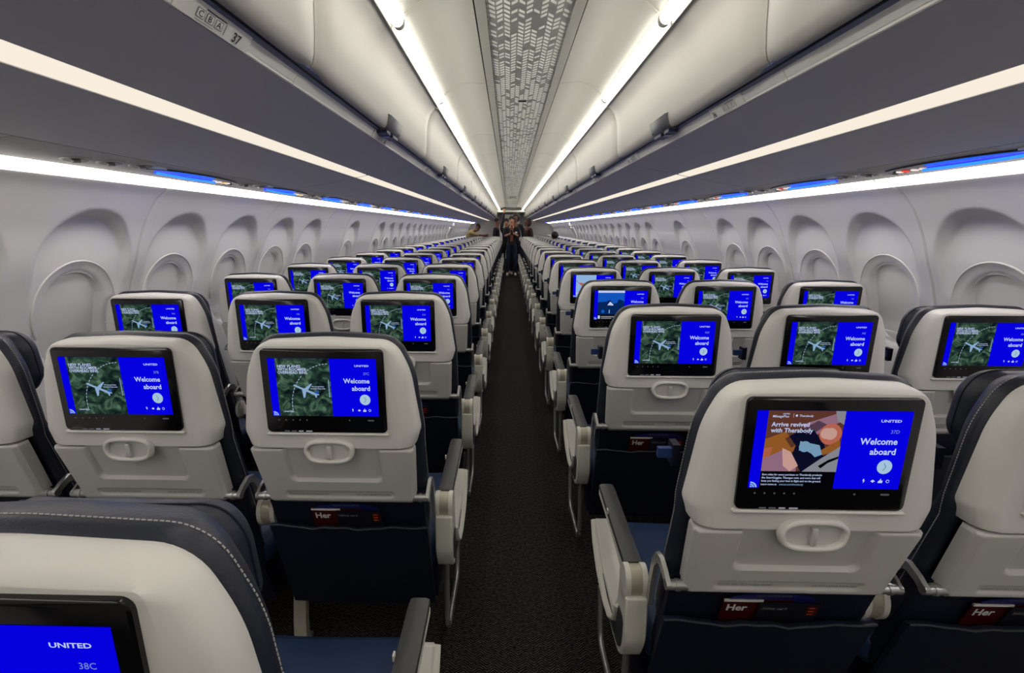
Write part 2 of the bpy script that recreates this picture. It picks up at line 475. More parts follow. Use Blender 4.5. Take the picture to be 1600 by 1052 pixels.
# ------------------------------------------------------------------ OVERHEAD BINS
DOOR = [(.548, 1.790), (.541, 1.793), (.534, 1.802), (.528, 1.825), (.5235, 1.87), (.5215, 1.91), (.519, 1.95), (.512, 1.99), (.500, 2.02), (.482, 2.043), (.460, 2.060)]
UNDER = [(.6022, 1.7615), (.70, 1.744), (.80, 1.725), (.872, 1.711)]
UNDER2 = [(.941, 1.697), (1.10, 1.668), (1.20, 1.65), (1.28, 1.640)]
binA, BL = 1.25, 1.55
bins = [binA-2*BL+BL*k for k in range(14)]
def bin_meshes(s):
    L = BL; r = {}
    # door: rounded ends
    mb = MB(); ny = 16; ys = [.0025, .006, .014, .03] + [.03+(L-.06)*k/ny for k in range(1, ny)] + [L-.03, L-.014, L-.006, L-.0025]
    rings = []
    def endin(y): e = min(y, L-y); return .010*(1-sm((e-.002)/.028))
    for y in ys:
        e = endin(y)
        lip = .016*(1-sm(min(y, L-y)/.075))       # rounded lower corners of the door
        f = []
        for i, (x, z) in enumerate(DOOR):
            zz = z + lip*max(0, 1-i/4.0)*.6
            f.append((s*(x+e), y, zz))
        bk = [(s*(x+.02), y, z+(.004 if i == 0 else 0)) for i, (x, z) in enumerate(DOOR)][::-1]
        rings.append(f+bk)
    if s < 0: rings = [q[::-1] for q in rings]
    mb.loft(rings, door_m); r['door'] = mb.mesh('bin_door', 45)
    mb = MB()
    pr = [(s*.552, 1.796), (s*.570, 1.788), (s*.583, 1.7875), (s*.584, 1.802), (s*.545, 1.812)]
    prism_y(mb, pr, 0.001, L-.001, channel_m, True)
    prism_y(mb, [(s*.5605, 1.7905), (s*.5645, 1.7885), (s*.5655, 1.7925), (s*.562, 1.794)], 0.001, L-.001, black_gap, True)
    link_ = mb.mesh('bin_channel', 30); r['channel'] = link_
    mb = MB()
    prism_y(mb, [(s*.5815, 1.788), (s*.583, 1.786), (s*.5945, 1.7675), (s*.5958, 1.7685), (s*.5968, 1.7625), (s*.5995, 1.7608), (s*.602, 1.763), (s*.60, 1.79), (s*.583, 1.79)], .001, L-.001, rail_m, True)
    r['rail'] = mb.mesh('bin_rail', 25)
    # lower body : underside and hidden box
    for key, g0, g1 in (('body_near', .0035, 0), ('body_far', 0, .0035)):      # the underside joint shows at every second bin
        mb = MB(); prof = [(s*x, z) for x, z in UNDER]
        body = prof+[(s*.872, 1.73), (s*.872, 1.78), (s*.60, 1.80), (s*.60, 1.79), (s*.6022, 1.772)]
        prism_y(mb, body, g0, L-g1, binu_m, True)
        prof = [(s*x, z) for x, z in UNDER2]
        body = prof+[(s*1.28, 1.66), (s*1.28, 1.78), (s*.941, 1.78)]
        prism_y(mb, body, g0, L-g1, binu_m, True)
        mb.box((min(s*.60, s*1.28), .01, 1.80), (max(s*.60, s*1.28), L-.01, 2.12), binu_m)
        r[key] = mb.mesh('bin_body', 40)
    # latch
    mb = MB(); yc = L/2
    q = [(.560, 1.785), (.539, 1.789), (.527, 1.800), (.519, 1.826), (.516, 1.838), (.5225, 1.842), (.534, 1.83), (.55, 1.80)]
    rr = []
    for y, e in ((-.105, .004), (-.1, 0), (.1, 0), (.105, .004)):
        rr.append([(s*(x+e), yc+y, z) for x, z in q])
    mb.loft(rr, latch_m); r['latch'] = mb.mesh('bin_latch', 40)
    mb = MB()
    lo, hi = sorted((s*.538, s*.575)); mb.box((lo, yc-.09, 1.776), (hi, yc-.035, 1.787), latchb_m); mb.box((lo, yc+.005, 1.776), (hi, yc+.09, 1.787), latchb_m)
    lo, hi = sorted((s*.545, s*.575)); mb.box((lo, yc-.033, 1.774), (hi, yc+.003, 1.787), black_m)
    r['catch'] = mb.mesh('latch_catch', 0)
    return r
BM = {s: bin_meshes(s) for s in (1, -1)}
for i, y in enumerate(bins):
    for s in (1, -1):
        k = i-1
        lab = 'white-doored overhead bin above the %s seats, %s one from the camera' % (side_name[s], ords[k]) if k >= 0 else \
              'white-doored overhead bin above the %s seats, just behind the camera' % side_name[s]
        t = thing('overhead_bin', lab, 'luggage bin', (0, y, 0), 'overhead bins along both sides')
        link('bin_body', BM[s]['body_near' if i % 2 else 'body_far'], t); link('bin_door', BM[s]['door'], t)
        link('bin_channel', BM[s]['channel'], t); link('bin_rail', BM[s]['rail'], t)
        la = link('bin_latch', BM[s]['latch'], t); link('latch_catch', BM[s]['catch'], la)
# row placards clipped to the rail
def placard(s, yc, num, near, label):
    t = thing('row_placard', label, 'sign', (0, yc, 0), 'row number placards on the bin rails')
    mb = MB(); hl = .095
    # sloping face from rail top to bottom, slightly proud
    A = Vector((.578, 1.7885)); B = Vector((.596, 1.7605)); d = (B-A); up = -d.normalized()*.82; nrm = Vector((-.85, -.53)).normalized()
    rings = []
    for y, e in ((-hl-.012, .006), (-hl, 0), (hl, 0), (hl+.012, .006)):
        a = A+nrm*(.003-e*.5); b = B+nrm*(.003-e*.5)
        rings.append([(s*a.x, y, a.y), (s*b.x, y, b.y), (s*(b.x+.006), y, b.y+.003), (s*(a.x+.006), y, a.y+.005)])
    mb.loft(rings, rail_m)
    link('placard_plate', mb.mesh('placard', 30), t)
    def fn(u, v, off=.0045):
        p = B+up*v+nrm*off
        return (s*p.x, (u if s < 0 else -u), p.y)
    tb = MB()
    letters = 'CBA' if s < 0 else 'DEF'
    if s < 0:
        put_text(tb, num, text_dark_m, .030, fn, .045, .006, 'L', .012, .85); u0 = -.06
    else:
        put_text(tb, num, text_dark_m, .030, fn, -.085, .006, 'L', .012, .85); u0 = -.012
    for k, ch in enumerate(letters):
        u = u0+k*.025
        tb.add([fn(u, .009, .004), fn(u+.021, .009, .004), fn(u+.021, .028, .004), fn(u, .028, .004)], [(0, 1, 2, 3)], text_grey_m)
        tb.add([fn(u+.0015, .0105, .0042), fn(u+.0195, .0105, .0042), fn(u+.0195, .0265, .0042), fn(u+.0015, .0265, .0042)], [(0, 1, 2, 3)], rail_m)
        put_text(tb, ch, text_dark_m, .018, fn, u+.0105, .0125, 'C', .01)
    tb.add([fn(u0+.02, .031, .004), fn(u0+.078, .031, .004), fn(u0+.078, .0335, .004), fn(u0+.02, .0335, .004)], [(0, 1, 2, 3)], text_dark_m)
    tb.add([fn(u0+.078, .006, .004), fn(u0+.08, .006, .004), fn(u0+.08, .030, .004), fn(u0+.078, .030, .004)], [(0, 1, 2, 3)], text_grey_m)
    tb.add([fn(u0, .0035, .004), fn(u0+.05, .0035, .004), fn(u0+.05, .0045, .004), fn(u0, .0045, .004)], [(0, 1, 2, 3)], text_grey_m)
    link('placard_print', tb.mesh('print', 0), t)
for k in range(14):
    for s in (1, -1):
        n = (37-k) if s < 0 else (36-k)
        yy = .93 + k*1.1 if s < 0 else 1.56+k*1.1
        placard(s, yy, str(n), 0, 'small pale row placard on the %s bin rail, %s one from the camera' % (side_name[s], ords[k]))

# strip lights under the bins
gaps = [-2.9, -.3, 2.80, 5.87, 6.6, 8.0, 9.7, 12.0, 14.0, 16.2, 18.4, 20.0]
for i, (a, b) in enumerate(zip(gaps, gaps[1:])):
    for s in (1, -1):
        lab = '%s long white light strip under the %s bins' % (ords[i-1] + (' visible' if i == 1 else ''), side_name[s]) if i else 'long white light strip under the %s bins behind the camera' % side_name[s]
        t = thing('strip_light', lab, 'light', (0, a, 0), 'light strips under the bins')
        mb = MB(); L = b-a
        prism_y(mb, [(s*.8735, 1.7125), (s*.88, 1.7085), (s*.932, 1.6975), (s*.9395, 1.6985), (s*.9395, 1.72), (s*.8735, 1.72)], .012, L-.012, strip_lamp, True)
        link('diffuser', mb.mesh('strip', 40), t)
        for q0, q1 in ((0.001, .012), (L-.012, L-.001)):
            mb = MB(); prism_y(mb, [(s*.8735, 1.712), (s*.9395, 1.698), (s*.9395, 1.72), (s*.8735, 1.72)], q0, q1, black_gap, True)
            link('end_cap', mb.mesh('strip_cap', 0), t)
# service panel (PSU) backing and cove lamps
for s in (1, -1):
    for i, (a, b) in enumerate([(Y0+.8*k+(.35 if s > 0 else .1), Y0+.8*(k+1)+(.35 if s > 0 else .1)) for k in range(28)]):
        mb = MB()
        prism_y(mb, [(s*1.2835, 1.6385), (s*1.34, 1.628), (s*1.41, 1.6195), (s*1.455, 1.6145), (s*1.462, 1.614), (s*1.462, 1.65), (s*1.2835, 1.66)], a+.0015, b-.0015, psu_m, True)
        struct('ceiling', mb.mesh('service_panel', 30))
    for i, (a, b) in enumerate(list(zip([p[0] for p in panels], [p[0]+p[1] for p in panels]))):
        k = i-3
        lab = '%s white wall-wash light at the top of the %s sidewall from the camera' % (ords[k], side_name[s]) if k >= 0 else 'white wall-wash light at the top of the %s sidewall beside the camera, %s back' % (side_name[s], ['', 'one', 'two', 'three'][-k])
        t = thing('wall_wash_light', lab, 'light', (0, a, 0), 'wall-wash lights over the windows')
        mb = MB(); prism_y(mb, [(s*1.4635, 1.6135), (s*1.472, 1.6075), (s*1.51, 1.595), (s*1.538, 1.5875), (s*1.547, 1.5885), (s*1.549, 1.60), (s*1.49, 1.63)], .004, b-a-.008, cove_lamp, True)  # lower part of the glowing diffuser stands in for the brightly lit wall top
        link('diffuser', mb.mesh('cove', 40), t)
        for q0, q1 in ((.001, .004), (b-a-.004, b-a-.001)):
            mb = MB(); prism_y(mb, [(s*1.4632, 1.6135), (s*1.472, 1.607), (s*1.51, 1.5945), (s*1.538, 1.587), (s*1.547, 1.588), (s*1.549, 1.60), (s*1.49, 1.63)], q0, q1, wall_m, True)
            link('end_cap', mb.mesh('cove_cap', 0), t)
# passenger service units
def psu_meshes(s):
    r = {}
    def zx(x): return 1.628-(x-1.34)*.091 if x > 1.34 else 1.6385-(x-1.2835)*.186
    def fn(x, y, off): return (s*x, y, zx(x)-off)
    mb = MB(); n = 28
    def lens(cx, cy, a, b_, o0, o1, m, mb):
        r0 = [fn(cx+b_*math.cos(2*PI*k/n), cy+a*math.sin(2*PI*k/n), o0) for k in range(n)]
        r1 = [fn(cx+b_*.96*math.cos(2*PI*k/n), cy+a*.985*math.sin(2*PI*k/n), o1) for k in range(n)]
        if s < 0: r0, r1 = r0[::-1], r1[::-1]
        mb.loft([r0, r1], m)
    lens(1.36, .06, .30, .045, -.004, .006, dark_m, mb); r['lens'] = mb.mesh('psu_lens', 40)
    mb = MB()
    pts = [fn(1.350+.010*math.sin(k/14*PI*1.0-.4), -.18+.36*k/14, .014) for k in range(15)]
    mb.tube(pts, .0045, psu_lamp, 8); r['bar'] = mb.mesh('psu_bar', 40)
    mb = MB()
    pts = [fn(1.374+.005*math.sin(k/14*PI), -.15+.34*k/14, .0075) for k in range(15)]
    mb.tube(pts, .0035, psu_glow, 8); r['glow'] = mb.mesh('psu_glow', 40)  # extra tube added beside the bar for its blue halo and tint
    mb = MB()
    for yy, mm in ((.20, icon_w), (.235, icon_w), (.275, icon_r if s > 0 else icon_y), (.30, icon_w)):
        lens(1.37, yy, .012, .012, .005, .0085, mm, mb)
    r['icons'] = mb.mesh('psu_icons', 0)
    mb = MB()
    for k, (cy, cx) in enumerate(((-.27, 1.335), (-.37, 1.36), (-.48, 1.39))):
        pass
    g = MB(); lens(0+1.36, 0, .042, .036, -.003, .005, psu_m, g); lens(1.36, 0, .034, .029, .0, .0055, gasper_m, g); lens(1.36, 0, .012, .011, .0, .012, latch_m, g)
    r['gasper'] = g.mesh('gasper', 40)
    g = MB(); lens(1.33, 0, .05, .016, -.002, .004, rail_m, g); r['read'] = g.mesh('reading_light', 40)
    return r
PM = {s: psu_meshes(s) for s in (1, -1)}
for s in (1, -1):
    base = 1.56 if s > 0 else 1.95
    for k in range(-2, 23):
        yy = base+.8*k
        if yy > 19.3 or yy < -1.5 or (s < 0 and k == -1): continue
        vis = k+1 if s > 0 else k+1
        if k >= 0: lab = 'service unit with glowing blue light bar over the %s window seats, %s from the camera' % (side_name[s], ords[k])
        else: lab = 'service unit with blue light bar on the %s side beside the camera, %s back' % (side_name[s], ['', 'one', 'two'][-k])
        t = thing('passenger_service_unit', lab, 'ceiling panel light', (0, yy, 0), 'blue-lit service units above the seats')
        l = link('lens_panel', PM[s]['lens'], t); link('light_bar', PM[s]['bar'], t); link('light_bar', PM[s]['glow'], t); link('sign_icons', PM[s]['icons'], t)  # second light_bar is the added glow tube
        for dy, dx in ((-.27, -.03), (-.37, -.005), (-.47, .02)): 
            link('air_nozzle', PM[s]['gasper'], t, (s*dx, dy, -dx*.10))
        link('reading_light', PM[s]['read'], t, (0, -.2, 0))

# hanging cabin sign, header and dividers at the far end
mb = MB(); mb.box((-.10, 10.6, 2.02), (.115, 10.62, 2.10), door_m)
sg = link('hanging_sign', mb.mesh('hanging_sign', 0)); tag(sg, 'small white hanging sign on the centre of the ceiling far down the aisle', 'sign')
tb = MB(); put_text(tb, 'SEATS', text_dark_m, .052, lambda u, v: (u+.0075, 10.598, v), 0, 2.042, 'C', .01); link('sign_print', tb.mesh('print', 0), sg)
mb = MB(); mb.box((-.62, 18.0, 1.98), (.62, 20.0, 2.05), ceil_m); struct('ceiling', mb.mesh('ceiling_header', 0))
mb = MB()
for s in (1, -1):
    lo, hi = sorted((s*.36, s*1.85)); mb.box((lo, Y1, 0), (hi, Y1+.06, 2.15), bulk_m)
mb.box((-.36, Y1, 1.95), (.36, Y1+.06, 2.15), bulk_m)
struct('wall_front', mb.mesh('divider', 0))
mb = MB(); mb.box((-1.8, 22.5, 0), (1.8, 22.6, 2.2), bulk_m); struct('wall_far', mb.mesh('far_wall', 0))
mb = MB(); mb.box((-1.85, Y0-.06, 0), (1.85, Y0, 2.2), bulk_m); struct('wall_back', mb.mesh('rear_wall', 0))
# mid-cabin exit door frames on both walls
for n_, s in ((1, -1), (2, 1)):
    mb = MB()
    lo, hi = sorted((s*1.74, s*1.80)); zt = 1.36
    pts = [(13.0, .6), (13.0, 1.25), (13.12, 1.42), (13.7, 1.42), (13.82, 1.25), (13.82, .6)]
    mb.tube([(s*(wall_x(z)-.012), y, z) for y, z in pts], .022, shade_m, 8)
    d = struct('door_%d' % n_, mb.mesh('exit_frame', 50))
    mb = MB(); mb.box((min(s*1.69, s*1.60), 13.25, 1.47), (max(s*1.69, s*1.60), 13.55, 1.56), shade_m); link('door_handle', mb.mesh('exit_cover', 0), d)

# ------------------------------------------------------------------ SEATS (seat-local: rear face of the shell at y=0, forward = +y)
def shell_outline(i=0.0):
    h = [(.2195-i*.9, .8635, .006), (.233-i, .905, .035), (.211-i, 1.058, .2), (.173-i*.30, 1.136-i*.22, max(.014, .062-i*1.25)), (0, 1.144-i*.32, .6)]
    pts = [(x, z, r) for x, z, r in h] + [(-x, z, r) for x, z, r in reversed(h[:-1])]
    return fillet(pts, 7)
def m_shell():
    mb = MB(); rings = []
    st = [(.0, .042), (.0004, .037), (.0060, .020), (.0100, .012), (.0155, .0065), (.025, .002), (.040, 0), (.062, 0), (.064, .004)]
    for y, i in st: rings.append([(x, y, z) for x, z in shell_outline(i)])
    mb.loft(rings[::-1], shell_m)
    # thin ledge under the monitor
    p = rrect(0, .9045, .316, .0065, .003, 3)
    mb.loft([[(x, y, z) for x, z in offset(p, i)] for y, i in ((.004, 0), (-.007, 0), (-.0085, .0015))][::-1], shell_m)
    return mb.mesh('back_shell', 50)
def m_tray():
    mb = MB()
    nx, nz = 96, 56
    zt, zb = .8585, .676
    def hw(z):
        t = (zt-z)/(zt-zb); h = .2185-.012*t
        if z < zb+.012: h -= .010*(1-(z-zb)/.012)
        if z > zt-.006: h -= .004*(1-(zt-z)/.006)
        return h
    def depth(x, z):
        d = 0
        # recessed panel, open at the top
        qx = abs(x)-(.128+.02*(z-.75)); qz = .752-z
        r = .022; dd = math.hypot(max(qx+r, 0), max(qz+r, 0))-r if (qx > -r or qz > -r) else max(qx, qz)
        d += .011*sm((-dd)/.009)
        # slot for the printed notice
        sx = abs(x)-.152+.012; sz = abs(z-.7085)-.0115+.0105
        ds = math.hypot(max(sx, 0), max(sz, 0))-.0112 if sx > 0 or sz > 0 else -.0112
        d += .0042*sm(-ds/.0035)
        e = min(hw(z)-abs(x), z-zb, zt-z)
        e = min(hw(z)-abs(x), z-zb); d += .010*(1-sm(min(1, e/.014)))**1.5
        d += .003*(1-sm(min(1, (zt-z)/.004)))
        return d
    vs = []
    xs = [-1+2*i/nx for i in range(nx+1)]
    zs = [zb+(zt-zb)*(1-math.cos(PI*j/nz))/2*.25+(zt-zb)*j/nz*.75 for j in range(nz+1)]
    for z in zs:
        h = hw(z)
        for t in xs:
            t2 = math.copysign(1-(1-abs(t))**1.12, t); x = h*t2
            vs.append((x, lean(z)+depth(x, z)-.001, z))
    n = nx+1; fs = []
    for j in range(nz):
        for i in range(nx): fs.append((j*n+i, j*n+i+1, (j+1)*n+i+1, (j+1)*n+i))
    # sides
    per = [i for i in range(n)]+[j*n+nx for j in range(1, nz+1)]+[nz*n+i for i in range(nx-1, -1, -1)]+[j*n for j in range(nz-1, 0, -1)]
    k = len(vs)
    for p in per: x, y, z = vs[p]; vs.append((x*.995, y+.030, z))
    m = len(per)
    for q in range(m): fs.append((per[q], k+q, k+(q+1) % m, per[(q+1) % m]))
    fs.append(tuple(k+q for q in range(m)))
    mb.add(vs, fs, tray_m)
    fn = lambda u, v: (u, lean(v)+.0012, v)
    put_text(mb, 'FASTEN SEAT BELT WHILE SEATED', text_grey_m, .0072, fn, -.142, .7062, 'L', .008)
    put_text(mb, 'LIFE VEST UNDER YOUR SEAT', text_grey_m, .0072, fn, .142, .7062, 'R', .008)
    return mb.mesh('tray_table', 50)
def m_latch():
    mb = MB(); n = 36; zc = .857; A, B = .060, .0275; rings = []
    for k in range(n):
        t = 2*PI*k/n; c, s_ = math.cos(t), math.sin(t)
        e = .62; x = A*math.copysign(abs(c)**e, c)*(1 if s_ > 0 else .97); z = zc+B*math.copysign(abs(s_)**.8, s_)
        n_ = Vector((c/A, s_/B)).normalized()
        rr = []
        for (u, y) in ((-.0045, .002), (-.0045, -.010), (-.002, -.0125), (.002, -.0125), (.0055, -.009), (.0065, .002)):
            rr.append((x+n_.x*u, y, z+n_.y*u))
        rings.append(rr)
    vs = [p for r in rings for p in r]; m = 6; fs = []
    for i in range(n):
        for j in range(m-1):
            a, b = i*m+j, ((i+1) % n)*m+j
            fs.append((a, b, b+1, a+1))
    mb.add(vs, [f[::-1] for f in fs], shell_m)
    return mb.mesh('tray_latch', 50)
def m_latch_tab():
    mb = MB(); p = rrect(.0, .855, .0125, .036, .004)
    mb.loft([[(x, y, z) for x, z in offset(p, i)] for y, i in ((.004, 0), (-.009, 0), (-.0105, .002))][::-1], tray_m)
    q = rrect(.0, .857, .106, .044, .02)
    mb.loft([[(x, y, z) for x, z in q] for y in (.0012, -.0016)][::-1], tray_m)
    return mb.mesh('latch_tab', 50)
def m_monitor():
    mb = MB(); p = rrect(0, 1.0165, .310, .215, .012)
    mb.loft([[(x, y, z) for x, z in offset(p, i)] for y, i in ((-.0065, .002), (-.005, 0), (.009, 0))], black_m)
    f = lambda u, v: (u, -.0069, v)
    # touch icons and headphone jack marks below the picture
    for k, u in enumerate((-.122, -.104, -.086, -.068, -.050)):
        q = rrect(u, .9425, .0035, .0035, .0012, 2)
        mb.add([f(x, z) for x, z in q], [tuple(range(len(q)))], s_icon)
    for u, w_ in ((.060, .004), (.115, .016)):
        q = rrect(u, .9425, w_, .0035, .0012, 2); mb.add([f(x, z) for x, z in q], [tuple(range(len(q)))], s_icon)
    for u, w_ in ((-.104, .014), (-.086, .014), (-.068, .013), (-.047, .017)):
        q = rrect(u, .9128, w_, .0032, .0015, 2); mb.add([f(x, z) for x, z in q], [tuple(range(len(q)))], s_icon if w_ == .014 else s_grey)
    return mb.mesh('monitor', 40)
# ---- picture on the monitor
DX0, DX1, DZ0, DZ1 = -.1365, .1365, .9535, 1.1010
DW, DH = DX1-DX0, DZ1-DZ0
def dpt(u, v, l=0): return (DX0+u*DW, -.0071-.00022*l, DZ1-v*DH)     # u right, v down
def dpoly(mb, pts, m, l=1): mb.add([dpt(u, v, l) for u, v in pts][::-1], [tuple(range(len(pts)))], m)
def drect(mb, a, b, c, d, m, l=1): dpoly(mb, [(a, b), (c, b), (c, d), (a, d)], m, l)
def dcirc(mb, cu, cv, r, m, l=1, n=24, a0=0, a1=2*PI):
    dpoly(mb, [(cu+r/DW*DH*math.cos(a0+(a1-a0)*k/n), cv+r*math.sin(a0+(a1-a0)*k/n)) for k in range(n)], m, l)
def dtext(mb, s_, m, size, u, v, al='L', bold=0, l=2, sx=1.0):
    put_text(mb, s_, m, size*DH, lambda x, z: (x, -.0071-.00022*l, z), DX0+u*DW, DZ1-v*DH, al, bold, sx)
def display(kind):
    mb = MB(); drect(mb, 0, 0, 1, 1, s_blue, 0)
    mu0, mu1 = .068, .570
    if kind == 'map':
        drect(mb, mu0, 0, mu1, 1, s_map, 1)
        for k, t in enumerate(('NEW PLANES', 'WITH ROOMIER', 'OVERHEAD BINS.')): dtext(mb, t, s_white, .066, .088, .155+.053*k, 'L', .016, 3, 1.02)
        prev = None; n = 40                                                    # dashed flight arc
        for k in range(n):
            if k % 2: continue
            def P_(t): a = PI*(1.0+.54*t)-.10; return (.555+.36*math.cos(a), .83+.74*math.sin(a))
            a, b = P_(k/n), P_((k+1.2)/n)
            if max(a[0], b[0]) > mu1 or (a[1] < .31 and a[0] < .36): continue
            dx, dy = (b[0]-a[0])*DW, (b[1]-a[1])*DH; L = math.hypot(dx, dy); nx, ny = -dy/L*.0006/DW, dx/L*.0006/DH
            dpoly(mb, [(a[0]+nx, a[1]+ny), (b[0]+nx, b[1]+ny), (b[0]-nx, b[1]-ny), (a[0]-nx, a[1]-ny)], s_white, 2)
        # aircraft seen from above
        dpoly(mb, [(.222, .452), (.232, .447), (.40, .575), (.455, .612), (.452, .632), (.40, .618), (.228, .475)], s_plane, 3)
        dpoly(mb, [(.318, .520), (.385, .430), (.398, .432), (.352, .548)], s_plane, 4)
        dpoly(mb, [(.300, .535), (.338, .560), (.325, .665), (.308, .680)], s_plane, 4)
        dpoly(mb, [(.41, .590), (.448, .545), (.458, .552), (.446, .612)], s_tail, 5)
        dpoly(mb, [(.405, .600), (.435, .622), (.432, .672), (.424, .676)], s_plane, 4)
        dtext(mb, 'The next generation', s_white, .026, .392, .487, 'L', .02, 4)
        dtext(mb, 'of premium flying, today', s_white, .026, .380, .522, 'L', .02, 4)
        drect(mb, .549, .36, .556, .665, s_plane, 3)
        dtext(mb, 'UNITED', s_white, .034, .108, .932, 'L', .02, 3, 1.5)
    elif kind == 'ad':
        drect(mb, mu0+.004, 0, mu1-.004, 1, s_black, 1)
        drect(mb, mu0+.004, 0, mu1-.004, .775, s_brown, 2)
        dpoly(mb, [(.072, .36), (.2, .26), (.30, .50), (.072, .60)], s_tan, 3)
        dpoly(mb, [(.30, .17), (.56, 0), (.57, .10), (.35, .36)], s_mauve, 3)
        dpoly(mb, [(.50, 0), (.566, 0), (.566, .17), (.52, .12)], s_grey, 4)
        dpoly(mb, [(.20, .35), (.40, .12), (.46, .17), (.25, .47)], s_navy, 3)
        dpoly(mb, [(.28, .40), (.37, .22), (.46, .42), (.50, .62), (.38, .775), (.33, .775), (.26, .56)], s_navy, 4)
        dcirc(mb, .49, .29, .135, s_skin, 4); dcirc(mb, .49, .285, .075, s_pink, 5); dcirc(mb, .462, .280, .07, s_pink, 5)
        dcirc(mb, .335, .45, .07, s_ltblue, 6); dpoly(mb, [(.30, .38), (.43, .43), (.455, .55), (.41, .585), (.385, .54), (.345, .50), (.30, .50)], s_ltblue, 6)
        dpoly(mb, [(.50, .42), (.555, .36), (.566, .45), (.52, .52), (.46, .56), (.44, .50)], s_tan, 5)
        dpoly(mb, [(.34, .775), (.44, .62), (.566, .44), (.566, .775)], s_grey, 5)
        dpoly(mb, [(.44, .70), (.50, .62), (.565, .57), (.565, .60), (.50, .66), (.46, .73)], s_black, 6)
        dpoly(mb, [(.072, .62), (.21, .48), (.30, .66), (.30, .775), (.072, .775)], s_mauve, 4)
        dpoly(mb, [(.19, .47), (.25, .52), (.31, .70), (.26, .775), (.21, .70)], s_pink, 5)
        dpoly(mb, [(.072, .48), (.13, .46), (.10, .68), (.072, .7)], s_skin, 3)
        dtext(mb, 'UNITED', s_white, .024, .185, .045, 'C', .01, 7); dtext(mb, 'MileagePlus', s_white, .042, .10, .082, 'L', .01, 7)
        drect(mb, .232, .03, .2335, .085, s_white, 7); dcirc(mb, .252, .058, .014, s_white, 7); dtext(mb, 'Therabody', s_white, .038, .270, .073, 'L', .01, 7)
        dtext(mb, 'Arrive revived', s_white, .078, .098, .195, 'L', .018, 7); dtext(mb, 'with Therabody', s_white, .078, .098, .270, 'L', .018, 7)
        for k, t in enumerate(('Earn miles for every purchase on Therabody products', 'like SmartGoggles, Theragun mini, and more that will',
                               'keep you feeling your best in flight and on the ground.')):
            dtext(mb, t, s_white, .036, .084, .832+.042*k, 'L', .012, 3, .93)
        dtext(mb, 'Learn more at', s_white, .036, .084, .962, 'L', .012, 3, .93); dtext(mb, 'united.com/therabody', s_ltblue, .036, .205, .962, 'L', .012, 3, .93)
    elif kind == 'sky':
        drect(mb, mu0, 0, mu1, .82, s_sky, 1); drect(mb, mu0, 0, mu1, .075, s_white, 2)
        drect(mb, mu0, .48, mu1, .82, s_dusk, 2)
        dpoly(mb, [(mu0, .40), (.22, .38), (.30, .32), (.36, .44), (mu1, .42), (mu1, .52), (mu0, .52)], s_dusk, 3)
        dpoly(mb, [(.42, .45), (.46, .30), (.54, .34), (mu1, .40), (mu1, .6), (.42, .56)], s_dusk, 3)
        dpoly(mb, [(.25, .50), (.30, .38), (.33, .42), (.37, .49), (.35, .51)], s_white, 4)
        dcirc(mb, .17, .72, .06, s_sky, 4); drect(mb, .285, .66, .30, .78, s_pale, 4)
        drect(mb, mu0, .82, mu1, 1, s_black, 1); drect(mb, .08, .86, .12, .97, s_white, 3)
        drect(mb, .14, .88, .42, .92, s_grey, 3); drect(mb, .14, .94, .34, .97, s_grey, 3)
    elif kind == 'pale':
        drect(mb, mu0, 0, mu1, 1, s_pale, 1); dpoly(mb, [(.13, .36), (.20, .34), (.36, .44), (.36, .52), (.22, .50)], s_skin, 2)
        dpoly(mb, [(.07, .22), (.16, .36), (.15, .38), (.07, .27)], s_grey, 2); drect(mb, mu0, .80, mu1, .84, s_white, 2)
    # welcome side
    dtext(mb, 'UNITED', s_white, .046, .932, .135, 'R', .022, 3, 1.5)
    dtext(mb, 'Welcome', s_white, .112, .932, .415, 'R', .022, 3)
    dtext(mb, 'aboard', s_white, .112, .932, .545, 'R', .022, 3)
    dcirc(mb, .880, .705, .092, s_circle, 2)
    for v0, v1 in ((.655, .705), (.705, .755)):
        a = (.872, v0) if v0 < .7 else (.888, v0); b = (.888, v1) if v0 < .7 else (.872, v1)
        dpoly(mb, [(a[0]-.002, a[1]), (a[0]+.002, a[1]), (b[0]+.002, b[1]), (b[0]-.002, b[1])], s_arrow, 3)
    dpoly(mb, [(.755, .865), (.764, .865), (.762, .885), (.769, .885), (.757, .920), (.759, .893), (.753, .893)], s_white, 3)
    dpoly(mb, [(.805, .892), (.820, .872), (.835, .892), (.820, .912)], s_white, 3)
    dpoly(mb, [(.855, .890), (.864, .885), (.868, .862), (.874, .862), (.873, .882), (.886, .884), (.884, .915), (.855, .915)], s_white, 3)
    dcirc(mb, .918, .892, .022, s_white, 3, 12); dcirc(mb, .918, .892, .015, s_blue, 4, 12)
    dpoly(mb, [(.012, .92)]+[(.012+.046*math.sin(k/8*PI/2), .992-.074*math.cos(k/8*PI/2)) for k in range(9)]+[(.012, .992)], s_pale, 3)
    for r_ in (.3, .62):
        dpoly(mb, [(.012+.046*r_*math.sin(k/8*PI/2), .992-.074*r_*math.cos(k/8*PI/2)) for k in range(9)]+[(.012+.046*(r_+.12)*math.sin(k/8*PI/2), .992-.074*(r_+.12)*math.cos(k/8*PI/2)) for k in range(8, -1, -1)], s_blue, 4)
    return mb.mesh('display_'+kind, 0)
def seat_number(txt):
    mb = MB(); dtext(mb, txt, s_dim, .062, .932, .275, 'R', .008, 3); return mb.mesh('seat_number', 0)

